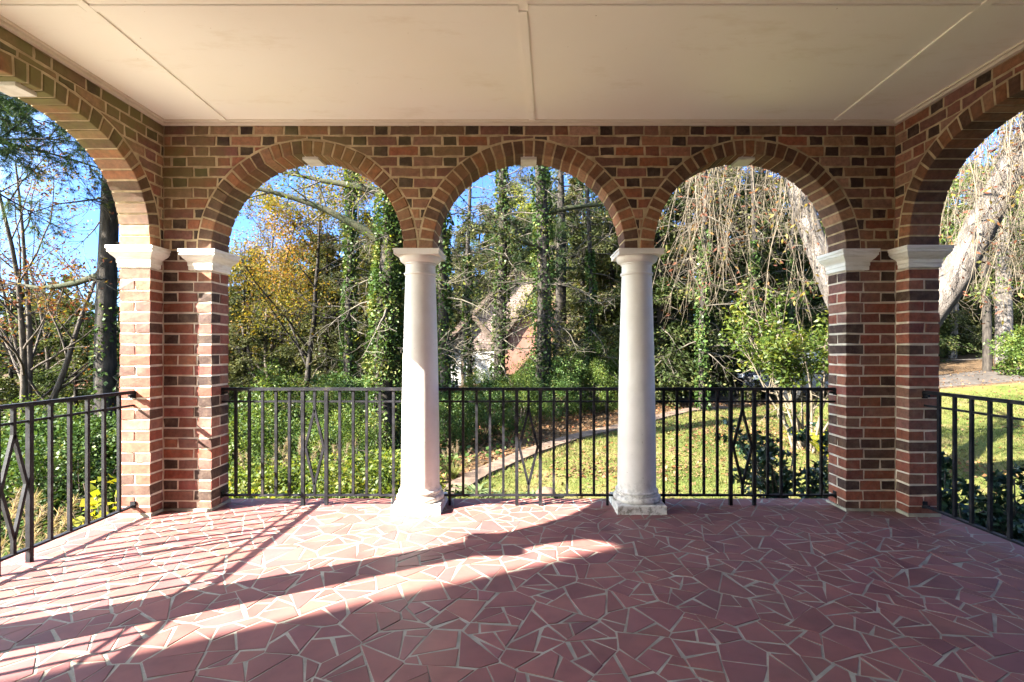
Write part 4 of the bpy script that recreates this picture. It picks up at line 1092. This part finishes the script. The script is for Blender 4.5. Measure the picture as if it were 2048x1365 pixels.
so_ = st.build('rock', M_STONE, smooth=True); so_.location = (Wx(1092, 7.1), 7.1, G1(.3, 7.1) + .06); tag(so_, 'rounded brown stone on the lawn edge beside a strap-leaved clump', 'rock')

def plumed(seed):
    g = rng_(seed); a = strap('blades', seed, 120, 1.05, .012, M_GRASS, .35, .10, 'blades'); V, F, tn = [], [], []
    for k in range(11):
        az = g.uniform(0, 6.28); e = g.uniform(.1, .5); p, d = path(g, (0, 0, 0), (math.cos(az) * e, math.sin(az) * e, 1), g.uniform(1.0, 1.35), 8, .03, -.03)
        for i in range(8):
            o = len(V); V += [p[i] - [.002, 0, 0], p[i] + [.002, 0, 0], p[i + 1] + [.002, 0, 0], p[i + 1] - [.002, 0, 0]]; F.append((o, o + 1, o + 2, o + 3)); tn.append(.2)
        for q in range(80):
            b = p[-1] - d * g.uniform(0, .22); dd = unit(d * .9 + g.normal(0, .5, 3) + np.array([0, 0, -.25])); l = g.uniform(.04, .10); c = unit(np.cross(dd, g.normal(size=3))) * .0025; o = len(V); V += [b - c, b + c, b + dd * l + c * .3, b + dd * l - c * .3]; F.append((o, o + 1, o + 2, o + 3)); tn.append(g.uniform())
    return kind('plumed_grass', [a, ('plumes', mesh_np('plumes', V, F, M_PLUME, tn))])
pg = plumed(72); pg2 = plumed(73)
for x, y, kd, s in ((-3.75, 3.35, pg, .95), (-4.3, 4.0, pg2, 1.05), (-3.95, 3.7, pg2, .9), (-4.5, 3.3, pg, 1.0), (-5.2, 4.4, pg2, 1.1), (-3.6, 2.9, pg2, .95)):
    place(kd, x, y, lr.uniform(0, 6), s, 'clump of plumed grass behind the left side railing', 'grass clump', 'plumed grasses left of the porch')
for px, y, s in ((600, 7.4, .8), (665, 7.0, .72), (540, 7.2, .75), (905, 8.0, .5)):
    place(pg, Wx(px, y), y, lr.uniform(0, 6), s, 'clump of tawny plumed grass in the bed behind the far railings', 'grass clump', 'plumed grasses in the bed')
def hosta():
    g = rng_(74); P = g.normal(0, 1, (170, 3)) * [.12, .12, .24] + [0, 0, .62]
    stm = [(path(g, (0, 0, 0), unit(p), np.linalg.norm(p), 4, .02)[0], np.linspace(.008, .004, 5), 4) for p in P]
    k = kind('yellow_plant', [('stems', tubes('stems', stm, M_TWIG)), ('leaves', leaves('leaves', P, .085, M_YELLOW, g, up=.5, aspect=.95, hang=.15, fold=.15))])
    place(k, -3.62, 4.42, 0, 1.1, 'bright yellow large-leaved plant at the foot of the sunlit pier', 'plant')
hosta()

# --- ground cover, fallen leaves, grass
def cover():
    g = rng_(80); n = 60000; x = g.uniform(-13, 2.0, n); y = g.uniform(3.0, 17, n); d = edge_dist(x, y); ok = (d < -.3) & ~((x > -3.0) & (y < 4.1)) & ((x + 0.09 * y) < 1.2)
    ok &= (x < -1.2) | (g.uniform(size=n) < .25)
    x, y = x[ok], y[ok]; h = .10 + .22 * np.clip(np.sin(x * 1.7) * np.sin(y * 1.3 + 1) + .4, 0, 1); P = np.stack([x, y, gz(x, y) + h * g.uniform(0, 1, len(x))], 1)
    tag(link('ground_cover', leaves('ground_cover', P, .085, M_IVY, g, up=.5, aspect=.8, tone=.5 + .25 * np.sin(x * 2) * np.sin(y * 2), jit=.25)), kind='stuff')
    # left slope near the porch
    n = 24000; x = g.uniform(-7.5, -3.0, n); y = g.uniform(1.5, 6.5, n); h = .05 + .16 * np.clip(np.sin(x * 2.7) * np.sin(y * 2.3 + 1) + .5, 0, 1); P = np.stack([x, y, gz(x, y) + h * g.uniform(0, 1, n)], 1)
    tag(link('bank_ground_cover', leaves('bank_ground_cover', P, .08, M_SPRING, g, up=.4, aspect=.6, tone=.5 + .25 * np.sin(x * 3) * np.sin(y * 3), jit=.25)), kind='stuff')
    n = 20000; x = np.concatenate([g.uniform(-4, 20, n), g.uniform(-2, 8, n)]); y = np.concatenate([g.uniform(5, 26, n), g.uniform(8, 17, n)]); d = edge_dist(x, y); keep = np.where(d < 0, 1.0, 1.0 * (0.25 + np.clip(np.sin(x * .9) * np.sin(y * .8 + 2), 0, 1)))
    ok = (g.uniform(size=2 * n) < keep) & ~((x > -3) & (x < 3.1) & (y < 4.1)); x, y = x[ok], y[ok]; P = np.stack([x, y, gz(x, y) + .012 + .02 * g.uniform(size=len(x))], 1)
    tag(link('fallen_leaves', leaves('fallen_leaves', P, .07, M_FALLEN, g, up=.75, aspect=.7, fold=.12)), kind='stuff')
    # grass: short upright blades
    n = 240000; r = g.uniform(0, 1, n) ** .6 * 17 + 4.6; a = g.uniform(R(-22), R(60), n); x, y = r * np.sin(a), r * np.cos(a); d = edge_dist(x, y)
    ok = (d > -.02 + .25 * g.uniform(size=n)) & ~((x < 3.1) & (y < 4.1)) & (y > .5) & (g.uniform(size=n) < .35 + .65 * np.clip(.5 + np.sin(x * 1.9) * np.sin(y * 1.4), 0, 1)); x, y = x[ok], y[ok]; P = np.stack([x, y, gz(x, y) - .004], 1)
    D = unit(g.normal(size=P.shape) * [.55, .55, .1] + [0, 0, .8]); tag(link('grass', leaves('grass', P, .075, M_GRASS, g, aspect=.13, D=D * 3, tone=.5 + .3 * np.sin(x * .9 + .5) * np.sin(y * .8), jit=.28)), kind='stuff')
cover()

# --- weeping tree: leaning pale limbs, hanging twigs
def weeping():
    g = rng_(90); bx, by = 5.45, 7.6; bz = G1(bx, by) - .1; o = np.array([bx, by, bz])
    A = lambda *q: np.array(q, float)
    trunk = [(np.array([A(bx, by, bz), A(bx - .02, by - .02, bz + .7), A(bx + .02, by - .08, bz + 1.35)]), np.array([.42, .34, .33]), 14)]
    fork = trunk[0][0][-1]
    lim = [np.array([fork - A(0, 0, .25), A(5.12, 7.75, 1.45), A(4.80, 7.95, 2.5), A(4.46, 8.05, 3.6), A(4.20, 8.1, 4.7), A(3.7, 8.2, 5.7), A(2.7, 8.3, 6.3)]),
           np.array([fork - A(0, 0, .3), A(5.65, 7.25, 1.3), A(6.0, 6.95, 2.2), A(6.5, 6.85, 3.3), A(7.05, 6.8, 4.4), A(7.8, 6.9, 5.4), A(9.0, 7.2, 6.0)])]
    def smooth(p, m=4):
        q = []
        for i in range(len(p) - 1):
            p0, p1, p2, p3 = p[max(i - 1, 0)], p[i], p[i + 1], p[min(i + 2, len(p) - 1)]
            for k in range(m):
                t = k / m; q.append(.5 * (2 * p1 + (p2 - p0) * t + (2 * p0 - 5 * p1 + 4 * p2 - p3) * t * t + (3 * p1 - p0 - 3 * p2 + p3) * t ** 3))
        q.append(p[-1]); return np.array(q)
    L1, L2 = smooth(lim[0]), smooth(lim[1]); ends = []
    limbs = [(L1, np.linspace(.215, .085, len(L1)) + g.normal(0, .006, len(L1)), 14), (L2, np.linspace(.255, .09, len(L2)) + g.normal(0, .008, len(L2)), 14)]
    arcs = []
    for Lm in (L1, L2):
        for k in range(11):
            p = Lm[g.integers(14, len(Lm))]; az = g.uniform(0, 6.28); q, d = path(g, p, (math.cos(az), math.sin(az), .5), g.uniform(1.2, 3.4), 9, .08, -.10); arcs.append((q, np.linspace(.05, .012, 10), 6))
            ends += [q[j] for j in range(3, 10)]
    # strands start along the arching boughs, plus a few marked curtains seen in the arches
    tw = []; lv = []
    starts = [e + g.normal(0, .12, 3) for e in ends[::5]]; starts = [q for q in starts if (q[0] / q[1]) > .31]
    for cx, cy, zt, nn, tip in ((Wx(1375, 7.6), 7.6, 5.6, 9, 2.0), (Wx(1440, 7.9), 7.9, 5.6, 11, 1.75), (Wx(1500, 8.1), 8.1, 5.5, 8, 2.3), (Wx(1565, 7.2), 7.2, 5.3, 8, 1.9), (Wx(1625, 7.4), 7.4, 5.3, 6, 2.0),
                                (Wx(1925, 6.6), 6.6, 5.2, 6, 2.2), (Wx(1965, 6.9), 6.9, 5.3, 12, 1.55), (Wx(2020, 6.6), 6.6, 5.6, 10, 2.1), (Wx(2055, 6.2), 6.2, 5.4, 10, 2.0), (Wx(1915, 8.6), 8.6, 4.9, 5, 2.0), (Wx(1990, 7.3), 7.3, 5.4, 5, 1.6), (Wx(2040, 7.6), 7.6, 5.6, 6, 1.6), (Wx(2090, 6.4), 6.4, 5.4, 4, 1.6)):
        for _ in range(nn): starts.append(A(cx + g.normal(0, .17), cy + g.normal(0, .3), zt + g.normal(0, .2)))
    tips_z = []
    for p in starts:
        tipz = g.uniform(1.35, 3.1) if p[0] / p[1] < .75 else g.uniform(1.3, 2.6); Ln = max(.8, p[2] - tipz)
        q, d = path(g, p, (g.normal(0, .22), g.normal(0, .22), -1), Ln, 12, .10, -.16); tw.append((q, np.linspace(.0062, .0022, 13), 4))
        for j in range(int(Ln * 6.5)):
            f = g.integers(1, 12); s, e = path(g, q[f], unit(side_dir(g, unit(q[f + 1] - q[f]), g.uniform(.35, .9)) + A(0, 0, -.25)), g.uniform(.18, .62), 5, .16, -.05); tw.append((s, np.linspace(.0030, .0013, 6), 3))
            if g.uniform() < .55: lv.append(s[-1]); 
            if g.uniform() < .35: lv.append(s[3])
            if g.uniform() < .6:
                s2, _ = path(g, s[3], side_dir(g, e, .6), .2, 3, .15, -.03); tw.append((s2, np.linspace(.0026, .0014, 4), 3))
    # keep the twigs clear of the porch
    r = empty('weeping_tree', tuple(o)); tag(r, 'weeping tree with two pale leaning limbs and long hanging twigs', 'tree')
    sh = lambda pl: [(q[0] - o, *q[1:]) for q in pl]
    link('trunk', tubes('trunk', sh(trunk), M_BARKG), r); 
    for l in limbs: link('limb', tubes('limb', sh([l]), M_BARKG), r)
    link('boughs', tubes('boughs', sh(arcs), M_BARKG), r); link('hanging_twigs', tubes('hanging_twigs', sh(tw), M_TWIG), r)
    link('leaves', leaves('leaves', np.array(lv) - o, .075, M_RUST, g, hang=.6, aspect=.4), r)
weeping()

# --- plain trunks at the end of the lawn
def lawn_trunk(seed, px, y, w, H, lean, label, mat):
    g = rng_(seed); t = np.linspace(0, 1, 9); ax = np.stack([lean * H * t + .1 * np.sin(t * 3), 0 * t, H * t], 1); br = []; tp = []
    for k in range(16):
        z = g.uniform(.4, 1) * H; az = g.uniform(0, 6.28); q, d = path(g, (np.interp(z, ax[:, 2], ax[:, 0]), 0, z), (math.cos(az), math.sin(az), .3), g.uniform(1, 2.8), 6, .12); br.append((q, np.linspace(.05, .008, 7), 5))
        for v in range(2, 7):
            for _ in range(3): s, e = path(g, q[v], side_dir(g, d, .8), .6, 3, .15); br.append((s, np.linspace(.012, .004, 4), 3)); tp.append((s[-1], e)); tp.append((s[1], e))
    P, D = around_tips(g, tp, 9, .2)
    place(kind('lawn_tree', [('trunk', tubes('trunk', [(ax, w / 2 * (1.15 - .5 * t), 10)], mat)), ('branches', tubes('branches', br, mat)), ('crown', leaves('crown', P, .13, M_SPRING, g))]), Wx(px, y), y, 0, 1, label, 'tree')
lawn_trunk(91, 2008, 24, .62, 10, -.03, 'grey sunlit trunk above the round bush at the end of the lawn', M_BARKG)
lawn_trunk(92, 1975, 21, .30, 8, -.045, 'slim dark leaning trunk left of the round bright bush', M_BARKD)
lawn_trunk(93, 2060, 26, .4, 9, .0, 'grey trunk at the right edge of the view, behind the round bush', M_BARKG)
lawn_trunk(94, 1905, 29, .35, 9, .02, 'pale trunk in the shade right behind the shaded pier', M_BARKG)
# ------------------------------------------------------------------ neighbouring house among the trees
M_NBRICK = mat_simple('neighbour_brick', (0.13, 0.058, 0.042), (0.185, 0.095, 0.070), 2, 0.9, 0.5, 0.01)
def mat_shingle():
    m, nt, out = new_mat('tile_hanging')
    bt = N(nt, 'ShaderNodeTexBrick'); tc = N(nt, 'ShaderNodeTexCoord'); mp = N(nt, 'ShaderNodeMapping'); mp.inputs['Rotation'].default_value = (R(90), 0, 0)
    L(nt, tc, 'Object', mp, 0); L(nt, mp, 0, bt, 'Vector')
    bt.inputs['Color1'].default_value = (0.12, 0.088, 0.076, 1); bt.inputs['Color2'].default_value = (0.165, 0.127, 0.112, 1); bt.inputs['Mortar'].default_value = (0.08, 0.06, 0.05, 1)
    bt.inputs['Scale'].default_value = 1; bt.inputs['Brick Width'].default_value = 0.22; bt.inputs['Row Height'].default_value = 0.15; bt.inputs['Mortar Size'].default_value = 0.014
    principled(nt, out, (bt, 'Color'), 0.9, 0.2); return m
M_HUNG = mat_shingle()
M_WOODD = mat_simple('dark_timber', (0.05, 0.035, 0.025), (0.10, 0.07, 0.05), 8, 0.8, 0.3)
M_WHITEW = mat_paint('white_wall', (0.36, 0.35, 0.32), (0.25, 0.23, 0.2), 0.8, 0.4, 2)
M_GLASS_, nt, out = new_mat('window_glass'); principled(nt, out, (0.03, 0.035, 0.04), 0.08, 0.6)
def gable(root, x0, x1, y0, y1, zb, ze, za, wall, face, roof_m, ov=0.3):
    """gabled block whose gable faces the viewer"""
    xm = (x0 + x1) / 2
    w = MB(); w.add([(x0, y0, zb), (x1, y0, zb), (x1, y0, ze), (x0, y0, ze), (x0, y1, zb), (x1, y1, zb), (x1, y1, ze), (x0, y1, ze)], [(0, 1, 2, 3), (1, 5, 6, 2), (5, 4, 7, 6), (4, 0, 3, 7)]); w.build('wall', wall, root)
    f = MB(); f.add([(x0, y0 - .03, ze - .1), (x1, y0 - .03, ze - .1), (xm, y0 - .03, za), (x0, y0 + .1, ze - .1), (x1, y0 + .1, ze - .1), (xm, y0 + .1, za)], [(0, 1, 2), (0, 3, 4, 1), (1, 4, 5, 2), (2, 5, 3, 0)]); f.build('gable', face, root)
    sl = (za - ze) / (xm - x0); r = MB(); t = .14
    for s, xe in ((-1, x0 - ov), (1, x1 + ov)):
        zt = za + .05; zl = ze - ov * sl + .05
        vs = [(xm, y0 - ov, zt), (xe, y0 - ov, zl), (xe, y1, zl), (xm, y1, zt), (xm, y0 - ov, zt + t * 1.3), (xe, y0 - ov, zl + t), (xe, y1, zl + t), (xm, y1, zt + t * 1.3)]
        r.add(vs, [(0, 1, 2, 3), (7, 6, 5, 4), (0, 4, 5, 1), (1, 5, 6, 2), (2, 6, 7, 3)])
    ro = r.build('roof', roof_m, root)
    for s, xe in ((-1, x0 - ov), (1, x1 + ov)):
        b = MB(); b.bar((xm, y0 - ov - .03, za + .08), (xe, y0 - ov - .03, ze - ov * sl + .08), .06, .24); b.build('bargeboard', M_WOODD, ro)
def window(root, x, y, z, w, h):
    f = MB(); t = .09
    f.box(x - w / 2 - t, x - w / 2, y - .06, y + .03, z - t, z + h + t); f.box(x + w / 2, x + w / 2 + t, y - .06, y + .03, z - t, z + h + t); f.box(x - w / 2, x + w / 2, y - .06, y + .03, z - t, z); f.box(x - w / 2, x + w / 2, y - .06, y + .03, z + h, z + h + t); f.box(x - .02, x + .02, y - .05, y, z, z + h)
    o = f.build('window', M_WOODD, root); p = MB(); p.box(x - w / 2, x + w / 2, y - .02, y, z, z + h); p.build('pane', M_GLASS_, o)
NB = empty('brick_cottage', (0, 29, 0)); tag(NB, 'brick and shingle gabled cottage half hidden by trees, in the middle arch', 'house')
yh = 29.0
gable(NB, Wx(905, yh + 2), Wx(1165, yh + 2), yh + 2 - 29, yh + 9 - 29, -1.6, 1.9, 6.0, M_NBRICK, M_HUNG, M_SLATE)
gable(NB, Wx(1008, yh), Wx(1158, yh), 0, 2.2, -1.6, 1.9, 4.9, M_NBRICK, M_NBRICK, M_HUNG)
window(NB, Wx(1132, 29), -.02, .3, .8, 1.2)
ch = MB(); ch.box(Wx(1100, 33), Wx(1128, 33), 4.2, 5.0, 3, 7.2); ch.box(Wx(1098, 33), Wx(1130, 33), 4.15, 5.05, 7.2, 7.35); ch.build('chimney', M_NBRICK, NB)
GR = empty('garage', (0, 24.5, 0)); tag(GR, 'small white-walled garage with shingled gable, left of the brick cottage', 'garage')
gable(GR, Wx(885, 24.5), Wx(1000, 24.5), 0, 3.0, -1.5, 1.15, 2.75, M_WHITEW, M_HUNG, M_SLATE)
p = MB(); p.box(Wx(925, 24.5) - .06, Wx(925, 24.5) + .06, -.06, 0.0, -1.4, 1.1); p.build('post', M_WOODD, GR)

# ------------------------------------------------------------------ dark parked car
M_CARP, nt, out = new_mat('car_paint'); pr = principled(nt, out, (0.010, 0.013, 0.022), 0.22, 0.6); pr.inputs['Coat Weight'].default_value = 0.8
M_TYRE = mat_simple('tyre', (0.012, 0.012, 0.012), (0.03, 0.03, 0.03), 20, 0.85)
M_ALLOY, nt, out = new_mat('alloy'); principled(nt, out, (0.5, 0.5, 0.52), 0.3, 0.5, 1.0)
M_LAMPG, nt, out = new_mat('lamp_glass'); principled(nt, out, (0.5, 0.52, 0.55), 0.1, 0.7)
def car():
    r = empty('parked_car', (9.9, 16.9, G1(8.6, 16.9) + .03), R(180 + 4)); tag(r, 'dark blue parked car on the drive behind the yellow-green shrub', 'car')
    # side outline (x forward, z up): lower body and cabin lofted across the width
    low = [(2.30, .42), (2.36, .62), (2.30, .86), (1.9, .98), (1.0, 1.06), (-1.9, 1.08), (-2.28, 1.02), (-2.34, .6), (-2.28, .38)]
    b = MB()
    n = len(low); ws = [.86, .92, .92, .86]; ys = [-.90, -.84, .84, .90]
    vs = []
    for y, k in ((-.92, .96), (-.86, 1.0), (.86, 1.0), (.92, .96)):
        for x, z in low: vs.append((x * (1.0 if abs(y) < .9 else .985), y, .7 + (z - .7) * k))
    fs = [tuple(range(n)), tuple(3 * n + i for i in range(n))[::-1]]
    for q in range(3):
        for i in range(n): fs.append((q * n + i, q * n + (i + 1) % n, (q + 1) * n + (i + 1) % n, (q + 1) * n + i))
    b.add(vs, fs)
    cab = [(1.05, 1.05), (.35, 1.60), (-1.2, 1.66), (-1.95, 1.60), (-2.15, 1.07)]
    vs = [(x, s * (.84 if z < 1.2 else .68), z) for s in (-1, 1) for x, z in cab]; b.add(vs, [(0, 1, 2, 3, 4), (9, 8, 7, 6, 5), (0, 5, 6, 1), (1, 6, 7, 2), (2, 7, 8, 3), (3, 8, 9, 4)])
    bo = b.build('body', M_CARP, r)
    for s in (-1, 1):
        g = MB(); y = lambda z: s * (.84 - .16 * (z - 1.07) / .55 + .006)
        for quad in ([(.85, 1.12), (.32, 1.53), (-.35, 1.56), (-.35, 1.12)], [(-.45, 1.12), (-.45, 1.56), (-1.2, 1.57), (-1.2, 1.12)], [(-1.3, 1.12), (-1.3, 1.57), (-1.8, 1.53), (-1.98, 1.12)]):
            g.add([(x, y(z), z) for x, z in quad], [(0, 1, 2, 3)])
        g.build('side_window', M_GLASS_, r)
        h = MB(); h.box(2.22, 2.345, s * .52 - .2, s * .52 + .2, .68, .82); h.build('headlight', M_LAMPG, r)
        for x in (1.45, -1.45):
            w = MB(); w.lathe(0, 0, [(.20, -.10), (.31, -.11), (.345, -.07), (.345, .07), (.31, .11), (.20, .10)], 28); o = w.build('wheel', M_TYRE, r, smooth=True, autos=40); o.location = (x, s * .84, .345); o.rotation_euler = (R(90), 0, 0)
            q = MB(); q.lathe(0, 0, [(.03, -.09), (.2, -.10), (.21, 0), (.2, .10), (.03, .09)], 20); q.build('rim', M_ALLOY, o, smooth=True, autos=30)
        m = MB(); m.box(.62, .80, s * .86 - .05 + s * .06, s * .86 + .05 + s * .1, 1.12, 1.26); m.build('mirror', M_CARP, r)
    ws_ = MB(); ws_.add([(1.0, -.76, 1.10), (1.0, .76, 1.10), (.40, .66, 1.57), (.40, -.66, 1.57)], [(0, 1, 2, 3)]); [None]
    o = ws_.build('windscreen', M_GLASS_, r); o.location = (.012, 0, .012)
    gl = MB(); gl.box(2.30, 2.365, -.3, .3, .58, .74); gl.build('grille', M_TYRE, r)
    # wheel arches read dark
car()
# ------------------------------------------------------------------ camera, sun, sky
cam = bpy.data.cameras.new('camera'); co = bpy.data.objects.new('camera', cam); COL.objects.link(co)
co.location = (0, 0, 1.21); co.rotation_euler = (R(90), 0, 0)
cam.sensor_width = 36; cam.lens = 1000 * 36 / 2048; cam.shift_x = -0.0103; cam.shift_y = 0.0061
cam.clip_start = 0.05; cam.clip_end = 800
SC.camera = co
SUN_EL, SUN_AZ = R(33.4), math.atan2(-0.50, -1.0)      # direction towards the sun
sv = Vector((math.cos(SUN_EL) * math.cos(SUN_AZ), math.cos(SUN_EL) * math.sin(SUN_AZ), math.sin(SUN_EL)))
sun = bpy.data.lights.new('sun', 'SUN'); so = bpy.data.objects.new('sun', sun); COL.objects.link(so)
sun.energy = 4.5; sun.angle = R(0.53); sun.color = (1.0, 0.93, 0.82)
so.rotation_euler = sv.to_track_quat('Z', 'Y').to_euler()
w = bpy.data.worlds.new('World'); SC.world = w; w.use_nodes = True
nt = w.node_tree; bg = nt.nodes['Background']
sky = nt.nodes.new('ShaderNodeTexSky'); sky.sky_type = 'NISHITA'; sky.sun_disc = False
sky.sun_elevation = SUN_EL; sky.sun_rotation = math.atan2(sv.x, sv.y); sky.altitude = 200; sky.air_density = 1.0; sky.dust_density = 0.2; sky.ozone_density = 1.6
tint = mix(nt, 1.0, (sky, 0), (0.28, 0.42, 0.74), 'MULTIPLY')
# sky brightened round the unseen sun, added as fill light for the shade
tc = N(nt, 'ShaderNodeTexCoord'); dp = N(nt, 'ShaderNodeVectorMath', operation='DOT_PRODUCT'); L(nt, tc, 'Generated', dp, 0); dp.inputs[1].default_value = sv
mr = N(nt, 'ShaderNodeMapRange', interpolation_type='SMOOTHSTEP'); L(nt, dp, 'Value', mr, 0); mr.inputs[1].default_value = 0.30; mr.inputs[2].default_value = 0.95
sky_fill = mix(nt, 1.0, (sky, 0), (5.2, 4.4, 3.5), 'MULTIPLY')
both = mix(nt, (mr, 0), tint, sky_fill)
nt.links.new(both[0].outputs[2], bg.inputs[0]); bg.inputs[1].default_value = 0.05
SC.view_settings.view_transform = 'Standard'; SC.view_settings.look = 'None'
SC.view_settings.exposure = 3.86; SC.view_settings.gamma = 1
SC.render.engine = 'CYCLES'
cy = SC.cycles; cy.max_bounces = 8; cy.diffuse_bounces = 5; cy.glossy_bounces = 3; cy.transmission_bounces = 4; cy.transparent_max_bounces = 8
cy.use_denoising = True; cy.sample_clamp_indirect = 6.0
